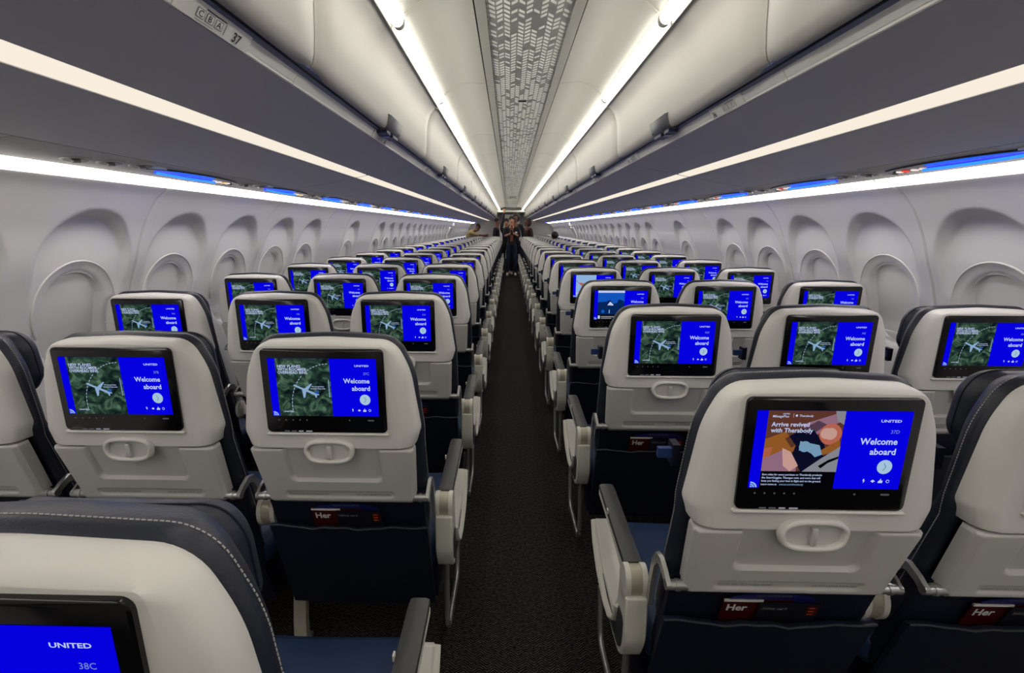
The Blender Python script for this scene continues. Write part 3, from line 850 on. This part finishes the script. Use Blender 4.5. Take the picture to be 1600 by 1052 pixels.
def back_outline():
    h = [(.205, .44, .04), (.234, .60, .3), (.238, .90, .12), (.220, 1.055, .2), (.178, 1.143, .068), (0, 1.151, .6)]
    return fillet([(x, z, r) for x, z, r in h]+[(-x, z, r) for x, z, r in reversed(h[:-1])], 7)
def m_backrest():
    mb = MB()
    st = [(.045, .03, 1), (.045, .012, 1), (.052, .002, 1), (.062, -.001, 1), (.080, .002, .975), (.100, .008, .92), (.116, .016, .86), (.128, .030, .82), (.130, .05, .8)]
    rings = []
    for y, i, k in st: rings.append([(x*(k+(1-k)*.75*(1-sm((z-.6)/.3))), y+lean(z), z) for x, z in offset(back_outline(), i)])
    mb.loft(rings, navy_m)
    return mb.mesh('backrest', 50)
def m_stitch(dy=.066, ins=-.0008, step=.0058, ln=.0038):
    mb = MB(); ol = offset(back_outline(), ins)
    pts = [(x, z) for x, z in ol if z > .60]
    k0 = min(range(len(ol)), key=lambda i: abs(ol[i][1]-.62)+(0 if ol[i][0] > 0 else 9))
    ol = ol[k0:]+ol[:k0]; acc = 0; nxt = 0
    for a, b in zip(ol, ol[1:]):
        if min(a[1], b[1]) < .55: continue
        L = math.hypot(b[0]-a[0], b[1]-a[1]); t = nxt-acc
        while t < L and L > 0:
            d = Vector((b[0]-a[0], b[1]-a[1]))/L; p = Vector(a)+d*t; nr = Vector((d.y, -d.x))*.0005
            e = d*ln*.5; z = p.y
            q = [p-e+nr, p+e+nr, p+e-nr, p-e-nr]
            y0 = dy+lean(z)
            vs = [(c.x, y0-.0007, c.y) for c in q]+[(c.x, y0+.0007, c.y) for c in q]
            mb.add(vs, [(0, 1, 2, 3), (7, 6, 5, 4), (0, 4, 5, 1), (1, 5, 6, 2), (2, 6, 7, 3), (3, 7, 4, 0)], stitch_m)
            nxt += step; t += step
        acc += L
    return mb.mesh('stitching', 0)
def m_headrest():
    mb = MB()
    h = [(.122, .925, .035), (.149, .975, .045), (.143, 1.065, .12), (.118, 1.106, .045), (0, 1.113, .6)]
    ol = fillet([(x, z, r) for x, z, r in h]+[(-x, z, r) for x, z, r in reversed(h[:-1])], 6)
    wing = lambda x, z, y: .030*sm((abs(x)-.06)/.11)
    st = [(.110, .022), (.112, .008), (.122, .001), (.140, -.002), (.158, .001), (.172, .010), (.180, .024), (.180, .05)]
    loft_xz(mb, ol, st, navy_m, lean, wing)
    return mb.mesh('headrest', 60)
def m_seam():
    mb = MB()
    h = [(.123, .923, .035), (.151, .975, .045), (.145, 1.066, .12), (.119, 1.108, .045), (0, 1.115, .6)]
    ol = fillet([(x, z, r) for x, z, r in h]+[(-x, z, r) for x, z, r in reversed(h[:-1])], 6)
    pts = [(x, .142+.030*sm((abs(x)-.06)/.11), z) for x, z in ol if z > .96]
    mb.tube(pts, .0016, navy2_m, 6)
    return mb.mesh('headrest_seam', 50)
def m_cushion():
    mb = MB(); p = fillet([(.232, .375, .03), (.236, .468, .03), (0, .462, .8), (-.236, .468, .03), (-.232, .375, .03)], 5)
    rings = []
    for y, ins, dz in ((.17, .012, 0), (.185, 0, 0), (.35, 0, -.004), (.52, 0, .006), (.60, .004, .004), (.632, .016, -.004), (.642, .04, -.01)):
        rings.append([(x, y, z+dz) for x, z in offset(p, ins)])
    mb.loft(rings, seatblue_m)
    return mb.mesh('seat_cushion', 50)
def m_pocket():
    mb = MB(); nx, nz = 14, 10
    def grid(off, up):
        vs = []
        for j in range(nz+1):
            z = .25+(.585-.25)*j/nz
            for i in range(nx+1):
                x = -.232+.464*i/nx; b = math.sin(PI*i/nx)*(.35+.65*j/nz)
                yy = .172-.275*(z-.25) - .012*b*(1 if up else 0)+off
                zz = z+(.003*math.sin(i*1.3)+.002*math.sin(i*2.9) if j == nz else 0)
                vs.append((x, yy, zz))
        return vs
    a = grid(0, True); b = grid(.012, True); n = nx+1; m = len(a); fs = []
    for j in range(nz):
        for i in range(nx):
            q = (j*n+i, j*n+i+1, (j+1)*n+i+1, (j+1)*n+i); fs.append(q); fs.append(tuple(m+k for k in q[::-1]))
    for i in range(nx): fs.append((nz*n+i, nz*n+i+1, m+nz*n+i+1, m+nz*n+i)); fs.append((i+1, i, m+i, m+i+1))
    for j in range(nz): fs.append((j*n, (j+1)*n, m+(j+1)*n, m+j*n)); fs.append((m+j*n+nx, m+(j+1)*n+nx, (j+1)*n+nx, j*n+nx))
    mb.add(a+b, fs, navy2_m)
    mb.tube([(x, y-.001, z+.001) for x, y, z in a[nz*n:]], .0032, navy_m, 6)
    return mb.mesh('seat_pocket', 50)
def m_lowerback():
    mb = MB(); mb.loft([[(x, y, z) for x, z, y in ((.225, .70, .074), (-.225, .70, .074), (-.22, .40, .155), (.22, .40, .155))],
                        [(x, y, z) for x, z, y in ((.225, .70, .108), (-.225, .70, .108), (-.22, .40, .19), (.22, .40, .19))]][::-1], navy2_m)
    mb.box((-.235, .215, .24), (.235, .30, .37), navy2_m)
    return mb.mesh('lower_back_panel', 20)
def m_trayarm(s):
    mb = MB(); yb = lean(.69)
    mb.cyl((s*.198, yb+.012, .692), (s*.245, yb+.012, .692), .0105, metal_m, 16)
    mb.cyl((s*.216, yb+.012, .692), (s*.224, yb+.012, .692), .0125, metal_m, 16)
    path = [(yb+.006, .690), (yb+.030, .704), (yb+.055, .713), (yb+.078, .706), (yb+.096, .680), (yb+.106, .63), (yb+.112, .56)]
    wd = [.010, .011, .012, .013, .012, .011, .010]
    rings = []
    for i, (y, z) in enumerate(path):
        a = Vector(path[max(i-1, 0)]); b = Vector(path[min(i+1, len(path)-1)]); d = (b-a).normalized(); n = Vector((-d.y, d.x))*wd[i]
        x0, x1 = s*.236, s*.245
        rings.append([(x0, y-n.x, z-n.y), (x1, y-n.x*.8, z-n.y*.8), (x1, y+n.x*.8, z+n.y*.8), (x0, y+n.x, z+n.y)])
    mb.loft(rings, metal_m)
    return mb.mesh('tray_arm', 40)
def m_pad(cx):
    mb = MB(); p = [(-.021, -.028), (.021, -.028), (.024, -.010), (.022, -.003), (.014, 0), (-.014, 0), (-.022, -.003), (-.024, -.010)]
    def ring(y, z, k=1, dz=0): return [(cx+x*k, y, z+zz*(1 if zz < -.02 else 1)*k+dz) for x, zz in p]
    mb.loft([ring(.215, .622), ring(.225, .625), ring(.38, .632), ring(.52, .640), ring(.545, .638, .93), ring(.553, .630, .75)], pad_m)
    return mb.mesh('armrest_pad', 40)
def m_armunder(cx):
    mb = MB()
    mb.loft([[(cx+x, y, z+h) for x, h in ((-.0235, -.028), (.0235, -.028), (.0235, -.013), (-.0235, -.013))] for y, z in ((.215, .620), (.38, .630), (.535, .637))][::-1], capw_m)
    mb.box((cx-.026, .40, .628), (cx-.0225, .412, .640), capw_m)
    return mb.mesh('armrest_trim', 40)
def m_cap(cx):
    mb = MB()
    def disc(x0, x1, r, m, sq=1.35):
        pr = []
        for k in range(24):
            t = 2*PI*k/24; pr.append((.198+r*math.cos(t), .583+r*sq*math.sin(t)))
        mb.loft([[(x, y, z) for y, z in pr] for x in (x0, x1)][::-1 if x1 > x0 else 1], m)
    disc(cx-.027, cx-.014, .033, capw_m); disc(cx+.014, cx+.027, .033, capw_m)
    disc(cx-.0275, cx-.0135, .034, black_gap, 1.33) if False else None
    disc(cx-.014, cx+.014, .031, capm_m)
    return mb.mesh('armrest_hinge', 40)
def m_sidepanel(s, cx):
    """boomerang panel below the aisle armrest; s = aisle side sign"""
    mb = MB()
    outer = fillet([(.158, .565, .004), (.150, .45, .10), (.185, .375, .035), (.265, .368, .05), (.47, .40, .16), (.575, .50, .012), (.545, .515, .008), (.44, .455, .08), (.275, .435, .05), (.238, .50, .06), (.232, .565, .004)], 5)
    x0, x1 = cx-.027, cx+.027
    def rg(x, ins): return [(x, y, z) for y, z in offset(outer, ins)]
    area = sum(outer[i][0]*outer[(i+1) % len(outer)][1]-outer[(i+1) % len(outer)][0]*outer[i][1] for i in range(len(outer)))
    k = 1 if area > 0 else -1
    mb.loft([rg(x0, .004*k), rg(x0+.004, 0), rg(x1-.004, 0), rg(x1, .004*k)][::k], capw_m)
    return mb.mesh('side_panel', 40)
def m_inlay(s, cx):
    mb = MB()
    inn = fillet([(.168, .50, .02), (.172, .42, .03), (.20, .39, .03), (.27, .385, .05), (.42, .41, .1), (.50, .452, .01), (.43, .437, .06), (.265, .418, .04), (.222, .47, .05), (.215, .50, .01)], 4)
    x0, x1 = cx+s*.0272, cx+s*.029
    mb.loft([[(x, y, z) for y, z in inn] for x in (x0, x1)], inlay_m)
    # raised light trim strip toward the aisle
    pth = [(.56, .502), (.50, .462), (.42, .428), (.33, .408), (.27, .412), (.235, .44), (.222, .49)]
    mb.tube([(cx+s*.028, y, z) for y, z in pth], [.012, .015, .016, .015, .014, .012, .010], capw_m, 8, (1.0, .6))
    return mb.mesh('panel_inlay', 40)
def m_bar(s, cx):
    mb = MB(); x = cx-s*.006
    pts = fillet([(.235, .37, 0), (.225, .09, .05), (.52, .075, .05), (.58, .30, .05), (.45, .33, 0)], 5)
    pts = [q for q in pts]
    mb.tube([(x, y, z) for y, z in pts], .0095, metal_m, 10)
    return mb.mesh('baggage_bar', 60)
def m_beam():
    mb = MB()
    for y in (.30, .50): mb.cyl((-.2665, y, .335), (.2665, y, .335), .024, inlay_m, 14)
    mb.box((-.24, .26, .352), (.24, .60, .372), navy2_m)
    return mb.mesh('seat_frame', 40)
def m_leg(x):
    out = []
    for path, w_ in ((((.31, .335), (.285, .20), (.262, .09), (.255, .0)), (.020, .019, .020, .027)), (((.50, .335), (.535, .20), (.58, .08), (.60, 0)), (.018, .016, .017, .024))):
        mb = MB(); rings = []
        for i, (y, z) in enumerate(path):
            h = w_[i]; rings.append([(x-.022, y-h*.6, z), (x+.022, y-h*.6, z), (x+.022, y+h*.6, z), (x-.022, y+h*.6, z)])
        mb.loft(rings[::-1], leg_m)
        mb.box((x-.024, path[2][0]-.03, .0), (x+.024, path[2][0]+.03, .016), metal_m)
        out.append(mb.mesh('leg', 30))
    return out
def m_strap(s):
    mb = MB(); mb.box((min(s*.236, s*.268), .10, .955), (max(s*.236, s*.268), .112, .975), blue_strap_m)
    mb.box((min(s*.225, s*.24), .095, .94), (max(s*.225, s*.24), .125, .985), navy2_m)
    return mb.mesh('strap', 20)

M_SHELL, M_TRAY, M_LATCH, M_TAB, M_MON = m_shell(), m_tray(), m_latch(), m_latch_tab(), m_monitor()
M_BACK, M_STITCH, M_HEAD, M_SEAM, M_CUSH, M_POCK, M_LOW, M_BEAM = m_backrest(), m_stitch(), m_headrest(), m_seam(), m_cushion(), m_pocket(), m_lowerback(), m_beam()
M_TARM = {s: m_trayarm(s) for s in (1, -1)}
ARMX = .2675
M_ARM = {s: (m_pad(s*ARMX), m_armunder(s*ARMX), m_cap(s*ARMX)) for s in (1, -1)}
M_SIDE = {s: (m_sidepanel(s, s*ARMX), m_inlay(s, s*ARMX), m_bar(s, s*ARMX)) for s in (1, -1)}
M_LEG = {s: m_leg(s*ARMX) for s in (1, -1)}
M_STRAP = m_strap(-1)
DISP = {k: display(k) for k in ('map', 'ad', 'sky', 'pale')}

rowword = ords
POS = {'A': 'window', 'B': 'middle', 'C': 'aisle', 'D': 'aisle', 'E': 'middle', 'F': 'window'}
XPOS = {'C': -.519, 'B': -1.040, 'A': -1.561, 'D': .502, 'E': 1.023, 'F': 1.544}
SEAT_SCALE = (.976, 1, 1.0089)
def make_seat(letter, num, k, y):
    """k = row index in its bank counted from the camera"""
    left = letter in 'ABC'; bank = 'left' if left else 'right'; a = 1 if left else -1      # a: sign toward the aisle
    kind = 'map'
    if (letter, num) == ('D', 37): kind = 'ad'
    if (letter, num) == ('D', 35): kind = 'sky'
    if (letter, num) == ('D', 34): kind = 'pale'
    pos = POS[letter]; n = '%d%s' % (num, letter)
    if n == '38C': lab = 'nearest seat at the bottom left corner, cropped by the frame, screen reads 38C'
    elif n == '37D': lab = 'white-backed aisle seat right of the aisle with the massage advert and 37D on its screen'
    elif n == '35D': lab = 'aisle seat right of the aisle whose screen shows a blue night landscape'
    elif n == '34D': lab = 'aisle seat right of the aisle whose screen shows a pale picture with a rose shape'
    elif num >= 36: lab = 'white-backed %s seat %s with a forest map screen, %s row %s of the aisle' % (pos, n, {38: 'first', 37: 'nearest full' if left else 'nearest', 36: 'second'}[num], bank)
    else: lab = 'white-backed %s seat, %s row from the camera, %s of the aisle' % (pos, rowword[k], bank)
    t = thing('airline_seat', lab, 'seat', (XPOS[letter]+(.006 if n == '38C' else 0), y, 0), 'airline seats facing away in rows')
    t.scale = SEAT_SCALE
    near = k < 4; mid = k < 9
    link('back_shell', M_SHELL, t)
    tr = link('tray_table', M_TRAY, t)
    if k < 12: link('tray_latch', M_LATCH, tr); link('latch_tab', M_TAB, tr)
    mo = link('monitor', M_MON, t); link('display', DISP[kind], mo)
    if mid: link('seat_number', seat_number(n), mo)
    b = link('backrest', M_BACK, t); h = link('headrest', M_HEAD, t, (0, 0, 0 if n == '38C' else .02))
    if near: link('stitching', M_STITCH, b); link('seam', M_SEAM, h)
    link('seat_cushion', M_CUSH, t); link('lower_back_panel', M_LOW, t)
    if mid: link('seat_pocket', M_POCK, t); link('seat_frame', M_BEAM, t)
    if k < 14:
        for s in (1, -1): link('tray_arm', M_TARM[s], tr)
    sides = [-a]+([a] if pos == 'aisle' else [])
    if pos == 'window': sides = []
    for s in sides:
        p, u, c = M_ARM[s]
        ar = link('armrest', p, t, (0, 0 if (pos == 'aisle' and s == a) else -.045, 0)); link('armrest_trim', u, ar); link('armrest_hinge', c, ar)
    if pos == 'aisle':
        p, i_, b_ = M_SIDE[a]
        sp = link('side_panel', p, t); link('panel_inlay', i_, sp)
        link('baggage_bar', b_, t)
    if pos != 'window' and k < 14:
        for m in M_LEG[-a]: link('leg', m, t)
    if not left and k < 7: link('side_strap', M_STRAP, t)
    return t
RP = .80; YL38, YR37 = .2955, .787
NROW = 24
for r in range(NROW):
    for L_ in 'CBA':
        if r == 0 and L_ != 'C': continue
        y = YL38+RP*r+(.016 if r == 0 else 0)
        if y < 19.0: make_seat(L_, 38-r, r, y)
    for L_ in 'DEF':
        if r == 0 and L_ == 'F': continue
        y = YR37+RP*r
        if y < 19.0: make_seat(L_, 37-r, r, y)

# reading matter in the pockets
def m_mag():
    mb = MB()
    f = lambda u, v, o=0: (u, .094-.275*(v-.585)-o, v)
    def slab(u0, u1, v0, v1, m, o0=.0, th=.004):
        mb.add([f(u0, v0, o0), f(u1, v0, o0), f(u1, v1, o0), f(u0, v1, o0), f(u0, v0, o0-th), f(u1, v0, o0-th), f(u1, v1, o0-th), f(u0, v1, o0-th)],
               [(0, 1, 2, 3), (7, 6, 5, 4), (0, 4, 5, 1), (1, 5, 6, 2), (2, 6, 7, 3), (3, 7, 4, 0)], m)
    slab(-.105, .045, .50, .640, mag_m); slab(-.105, -.02, .634, .640, rail_m, .0006)
    put_text(mb, 'Her', white_print, .028, lambda u, v: f(u, v, .0009), -.095, .606, 'L', .03)
    return mb.mesh('magazine', 0)
def m_card():
    mb = MB()
    f = lambda u, v, o=0: (u, .0875-.275*(v-.585)-o, v)
    def slab(u0, u1, v0, v1, m, o0=.0, th=.002):
        mb.add([f(u0, v0, o0), f(u1, v0, o0), f(u1, v1, o0), f(u0, v1, o0), f(u0, v0, o0-th), f(u1, v0, o0-th), f(u1, v1, o0-th), f(u0, v1, o0-th)],
               [(0, 1, 2, 3), (7, 6, 5, 4), (0, 4, 5, 1), (1, 5, 6, 2), (2, 6, 7, 3), (3, 7, 4, 0)], m)
    slab(-.030, .100, .50, .638, card_m)
    put_text(mb, 'Safety card', text_grey_m, .012, lambda u, v: f(u, v, .0008), -.022, .618, 'L', .01)
    mb.add([f(.074, .60, .0006), f(.098, .60, .0006), f(.098, .632, .0006), f(.074, .632, .0006)], [(0, 1, 2, 3)], mag_m)
    for k in range(3): mb.add([f(.078, .603+.01*k, .001), f(.090, .603+.01*k, .001), f(.090, .607+.01*k, .001), f(.078, .607+.01*k, .001)], [(0, 1, 2, 3)], orange_m)
    return mb.mesh('safety_card', 0)
def m_bag():
    mb = MB(); ol = fillet([(.09, .50, 0), (.095, .648, .02), (0, .664, .3), (-.095, .648, .02), (-.09, .50, 0)], 5)
    mb.loft([[(x, y-.275*(z-.585), z) for x, z in ol] for y in (.096, .099)][::1], card_blue)
    put_text(mb, 'PLEASE USE FOR REFUSE', text_grey_m, .007, lambda u, v: (u, .0953-.275*(v-.585), v), 0, .650, 'C', .01)
    return mb.mesh('blue_bag', 40)
M_MAG, M_CARD, M_BAG = m_mag(), m_card(), m_bag()
def link_pocket(name, me, loc):
    o = link(name, me, None, loc); o.scale = SEAT_SCALE; return o
for L_, r, nm in (('C', 1, '37C'), ('B', 1, '37B'), ('D', 0, '37D'), ('E', 0, '37E'), ('D', 1, '36D'), ('C', 2, '36C'), ('E', 1, '36E')):
    y = (YL38 if L_ in 'ABC' else YR37)+RP*r; x = XPOS[L_]
    tag(link_pocket('magazine', M_MAG, (x, y, 0)), 'red-covered magazine tucked in the seat pocket of seat %s' % nm, 'magazine', 'magazines in the seat pockets')
    tag(link_pocket('safety_card', M_CARD, (x, y, 0)), 'dark safety card in front of the magazine in the pocket of seat %s' % nm, 'card', 'safety cards in the seat pockets')
    tag(link_pocket('paper_bag', M_BAG, (x, y, 0)), 'blue paper bag behind the magazine in the pocket of seat %s' % nm, 'paper bag', 'blue bags in the seat pockets')

# ------------------------------------------------------------------ PEOPLE down the aisle
skin_a = mat('skin_light', srgb(196, 142, 118), .55); skin_b = mat('skin_brown', srgb(120, 78, 58), .55)
hair_m = mat('dark_hair', srgb(22, 17, 15), .6, bump=(400, .6)); hair_b = mat('brown_hair', srgb(52, 32, 24), .6, bump=(400, .6))
black_cloth = mat('black_cloth', srgb(22, 23, 30), .85, bump=(300, .3)); jean_m = mat('dark_jeans', srgb(24, 36, 62), .85, bump=(400, .3))
rust_m = mat('rust_shirt', srgb(122, 66, 52), .8); beige_m = mat('beige_shirt', srgb(158, 144, 98), .8, bump=(300, .3)); brown_m = mat('brown_coat', srgb(58, 38, 34), .85)
shoe_m = mat('white_shoes', srgb(214, 210, 205), .6); phone_m = mat('phone_black', srgb(12, 12, 14), .2); badge_m = mat('white_badge', srgb(230, 230, 230), .5)
eye_m = mat('eye_dark', srgb(30, 24, 22), .3); lip_m = mat('lip', srgb(150, 84, 76), .5)

def skin_obj(name, chains, m, parent, levels=2, root=0):
    """chains: lists of (x,y,z,r); points with the same coordinates are merged, so the limbs join one surface"""
    vs, rs, es, idx = [], [], [], {}
    for ch in chains:
        prev = None
        for p in ch:
            k = tuple(round(c, 4) for c in p[:3])
            if k not in idx: idx[k] = len(vs); vs.append(p[:3]); rs.append(p[3])
            i = idx[k]
            if prev is not None and prev != i: es.append((prev, i))
            prev = i
    me = bpy.data.meshes.new(name+'_skeleton'); me.from_pydata(vs, es, []); me.update()
    o = bpy.data.objects.new(name, me); C.objects.link(o)
    md = o.modifiers.new('Skin', 'SKIN'); md.use_smooth_shade = True
    for i, sv in enumerate(me.skin_vertices[0].data):
        sv.radius = (rs[i] if not isinstance(rs[i], tuple) else rs[i][0], rs[i] if not isinstance(rs[i], tuple) else rs[i][1]); sv.use_root = (i == root)
    sb = o.modifiers.new('Sub', 'SUBSURF'); sb.levels = levels; sb.render_levels = levels
    dg = bpy.context.evaluated_depsgraph_get(); dg.update()
    ev = bpy.data.meshes.new_from_object(o.evaluated_get(dg)); ev.name = name
    bpy.data.objects.remove(o)
    ev.materials.clear(); ev.materials.append(m)
    ev.polygons.foreach_set('use_smooth', [True]*len(ev.polygons))
    return link(name, ev, parent)
def blob(name, c, r, m, parent, n=14, fn=None):
    mb = MB(); rings = []
    for i in range(1, n):
        t = PI*i/n; ring = []
        for j in range(2*n):
            a = PI*j/n; p = Vector((math.sin(t)*math.cos(a), math.sin(t)*math.sin(a), math.cos(t)))
            k = fn(p) if fn else 1
            ring.append((c[0]+r[0]*p.x*k, c[1]+r[1]*p.y*k, c[2]+r[2]*p.z*k))
        rings.append(ring)
    mb.loft(rings[::-1], m); return link(name, mb.mesh(name, 80), parent)
def person(label, loc, rz, J, skin, top, trousers, hair, hair_fn=None, legs=True, badge=False, group=None, shirt=None):
    """J: joints in metres, facing -y"""
    t = thing('person', label, 'person', loc, group, rz)
    H = J['head']; hx, hy, hz = H
    nk = J['neck']; ch = J['chest']; sp = J['waist']; pv = J['pelvis']
    def P_(k, r): return (*J[k], r)
    body = [[(*pv, .088), (*sp, .082), (*ch, .098), (*nk, .050), (hx, hy+.012, hz-.085, .058), (hx, hy, hz-.02, .078), (hx, hy+.006, hz+.055, .074)],
            [(hx, hy, hz-.02, .078), (hx, hy-.088, hz-.018, .013)]]
    for a in ('l', 'r'):
        s = -1 if a == 'l' else 1
        body.append([(*ch, .098), P_('sh'+a, .050), P_('el'+a, .038), P_('wr'+a, .026)])
        w, e = Vector(J['wr'+a]), Vector(J['el'+a]); d = (w-e).normalized(); side = d.cross(Vector((0, 1, 0)))
        if side.length < .1: side = d.cross(Vector((1, 0, 0)))
        side.normalize(); up = side.cross(d).normalized(); palm = w+d*.05
        body.append([P_('wr'+a, .026), (*palm, .030)])
        for q, (o_, ln) in enumerate(((-.027, .052), (-.009, .062), (.009, .058), (.026, .045))):
            k1 = palm+side*o_+d*.035; k2 = k1+d*ln*.45+up*.012; k3 = k2+d*ln*.25+up*.03
            body.append([(*palm, .030), (*k1, .0095), (*k2, .0085), (*k3, .0075)])
        th = palm-side*.034+up*.01; body.append([(*palm, .030), (*th, .011), (*(th+d*.03+up*.02), .009)])
        if legs:
            body.append([(*pv, .088), P_('hp'+a, .066), P_('kn'+a, .052), P_('an'+a, .036), (J['an'+a][0]+s*.01, J['an'+a][1]-.12, .035, .030)])
    b = skin_obj('body', body, skin, t)
    # clothing follows the body
    tc = [[(*pv[:2], pv[2]-.08, .134), (*pv, .132), (*sp, .113), (*ch, .130), (nk[0], nk[1], nk[2]-.035, .066)]]
    for a in ('l', 'r'):
        w, e = Vector(J['wr'+a]), Vector(J['el'+a]); cuff = w-(w-e).normalized()*(J.get('cuff', .03))
        tc.append([(*ch, .130), P_('sh'+a, .062), P_('el'+a, .049), (*cuff, .036)])
    link_t = skin_obj('jacket' if top is not beige_m else 'shirt', tc, top, b)
    if shirt:
        mb = MB(); f = ch
        prof = [(x, z) for x, z in ((-.035, sp[2]-.10), (.035, sp[2]-.10), (.05, ch[2]+.03), (.03, nk[2]-.01), (-.03, nk[2]-.01), (-.05, ch[2]+.03))]
        mb.loft([[(f[0]+x, f[1]-.150 + (.03 if z > ch[2]+.05 else 0), z) for x, z in prof], [(f[0]+x, f[1]-.10+(.03 if z > ch[2]+.05 else 0), z) for x, z in prof]], shirt); link('shirt', mb.mesh('shirt', 30), b)
    if legs:
        tr = [[(*sp[:2], sp[2]-.1, .118), (*pv, .124)]]
        for a in ('l', 'r'): tr.append([(*pv, .124), P_('hp'+a, .092), P_('kn'+a, .066), (J['an'+a][0], J['an'+a][1], J['an'+a][2]+.01, .052)])
        skin_obj('trousers', tr, trousers, b)
        for a in ('l', 'r'):
            x, y, z = J['an'+a]; s = -1 if a == 'l' else 1
            skin_obj('shoe', [[(x, y+.035, .045, .042), (x, y-.03, .048, .046), (x+s*.012, y-.12, .038, .044), (x+s*.016, y-.175, .030, .034)]], shoe_m, b)
    # head details
    for s in (-1, 1):
        blob('eye', (hx+s*.030, hy-.070, hz+.008), (.011, .008, .007), eye_m, b, 6)
        blob('ear', (hx+s*.078, hy+.008, hz-.012), (.010, .018, .030), skin, b, 6)
    blob('mouth', (hx, hy-.076, hz-.062), (.024, .008, .007), lip_m, b, 6)
    for s in (-1, 1): blob('eyebrow', (hx+s*.031, hy-.073, hz+.026), (.018, .007, .004), hair, b, 6)
    blob('hair', (hx, hy+.020, hz+.035), (.092, .098, .098), hair, b, 14, hair_fn or (lambda p: 1 if p.z > -.15-.5*p.y*0 and (p.y > -.35 or p.z > .45) else .80))
    return t, b
def stand(dx=0, h=1.0, **kw):
    J = dict(pelvis=(0, 0, .93), waist=(0, .005, 1.12), chest=(0, .005, 1.32), neck=(0, .005, 1.50), head=(0, -.01, 1.635),
             shl=(-.175, 0, 1.415), ell=(-.225, .02, 1.13), wrl=(-.22, -.04, .90), shr=(.175, 0, 1.415), elr=(.225, .02, 1.13), wrr=(.22, -.04, .90),
             hpl=(-.09, 0, .87), knl=(-.10, -.01, .49), anl=(-.115, .01, .085), hpr=(.09, 0, .87), knr=(.10, -.01, .49), anr=(.115, .01, .085))
    J.update(kw)
    return {k: (tuple(c*h for c in v) if isinstance(v, tuple) else v) for k, v in J.items()}
PY = 14.35
J = stand(ell=(-.24, -.03, 1.16), wrl=(-.075, -.235, 1.235), elr=(.24, -.03, 1.16), wrr=(.06, -.235, 1.245))
J['cuff'] = .16
t_, b_ = person('person in black jacket, jeans and white shoes standing in the aisle holding up a phone', (.01, PY, 0), 0, J, skin_a, black_cloth, jean_m, hair_m, shirt=rust_m)
mb = MB(); mb.box((.10, -.165, 1.26), (.165, -.158, 1.305), badge_m); link('name_badge', mb.mesh('badge', 0), b_)
mb = MB(); p = rrect(0, 1.285, .072, .145, .01)
mb.loft([[(x, y, z) for x, z in p] for y in (-.318, -.310)][::-1], phone_m)
mb.cyl((.018, -.3205, 1.335), (.018, -.317, 1.335), .009, metal_m, 12)
tag(link('phone', mb.mesh('phone', 30), None, (.01, PY, 0)), 'black phone held up at chest height by the person in the aisle', 'phone')
# tall person with long dark hair behind
long_hair = lambda p: (1.0 if p.z > .1 else 1.0+.9*min(1, -(p.z-.1))) if p.y > -.30 else (.84 if p.z < .55 else 1)
person('tall person with dark hair in black standing right behind the one with the phone', (.13, PY+.42, 0), .15, stand(h=1.055), skin_b, black_cloth, black_cloth, hair_m, long_hair)
J = stand(h=.955, shr=(.17, 0, 1.42), elr=(.20, .02, 1.68), wrr=(.215, .02, 1.93))
J = stand(h=.965, shl=(-.17, 0, 1.44), ell=(-.10, .01, 1.70), wrl=(-.075, .01, 1.94))
J['cuff'] = -.01
person('person in black raising one arm to the bins behind the person with the phone', (-.155, PY+.75, 0), 0, J, skin_a, black_cloth, black_cloth, hair_m)
J = stand(h=.985)
person('person in black jacket and white shirt standing by the left aisle seats, turned sideways', (-.43, 15.42, 0), 1.1, J, skin_b, black_cloth, black_cloth, hair_m, shirt=badge_m)
J = stand(h=.99, waist=(.05, 0, 1.08), chest=(.16, -.02, 1.24), neck=(.27, -.03, 1.36), head=(.37, -.05, 1.44), shl=(.12, -.17, 1.30), shr=(.16, .15, 1.32),
          ell=(.36, -.20, 1.21), wrl=(.58, -.20, 1.19), elr=(.36, .15, 1.14), wrr=(.56, .1, 1.18))
J['cuff'] = .14
person('person in beige shirt leaning over the left middle seats with an arm reached out', (-1.42, 15.42, 0), 0, J, skin_b, beige_m, black_cloth, hair_b, lambda p: .90)
person('person in brown coat with long brown hair standing beside the right aisle seats', (.50, 15.10, 0), -.9, stand(h=.975), skin_b, brown_m, black_cloth, hair_b, long_hair)
# passenger sitting among the right-hand seats
SY = YR37+RP*13
J = dict(pelvis=(0, 0, .55), waist=(0, 0, .72), chest=(0, -.01, .93), neck=(0, -.01, 1.10), head=(0, -.02, 1.20),
         shl=(-.17, 0, 1.02), ell=(-.20, -.08, .78), wrl=(-.12, -.26, .66), shr=(.17, 0, 1.02), elr=(.20, -.08, .78), wrr=(.12, -.26, .66),
         hpl=(-.09, -.05, .53), knl=(-.10, -.40, .52), anl=(-.10, -.42, .10), hpr=(.09, -.05, .53), knr=(.10, -.40, .52), anr=(.10, -.42, .10))
person('dark-haired passenger sitting in the right seats, only the top of the head showing', (1.023, SY+.30, 0), PI, J, skin_b, black_cloth, jean_m, hair_m)

for s in (1, -1):  # unseen lamps added to lighten the dark end of the aisle
    t = thing('ceiling_light', 'unseen ceiling tube light added past the far divider to brighten it, on the %s side' % side_name[s], 'light', (0, 20.4, 0), 'fluorescent lights along the ceiling edges')
    mb = MB(); prism_y(mb, [(s*.40, 2.06), (s*.45, 2.05), (s*.46, 2.08), (s*.40, 2.08)], 0, 1.8, ceil_lamp, True); link('diffuser', mb.mesh('tube', 40), t)
    mb = MB(); prism_y(mb, [(s*.38, 2.081), (s*.48, 2.081), (s*.48, 2.2), (s*.38, 2.2)], 0, 1.8, ceil_m, True); link('frame', mb.mesh('lamp_frame', 40), t)
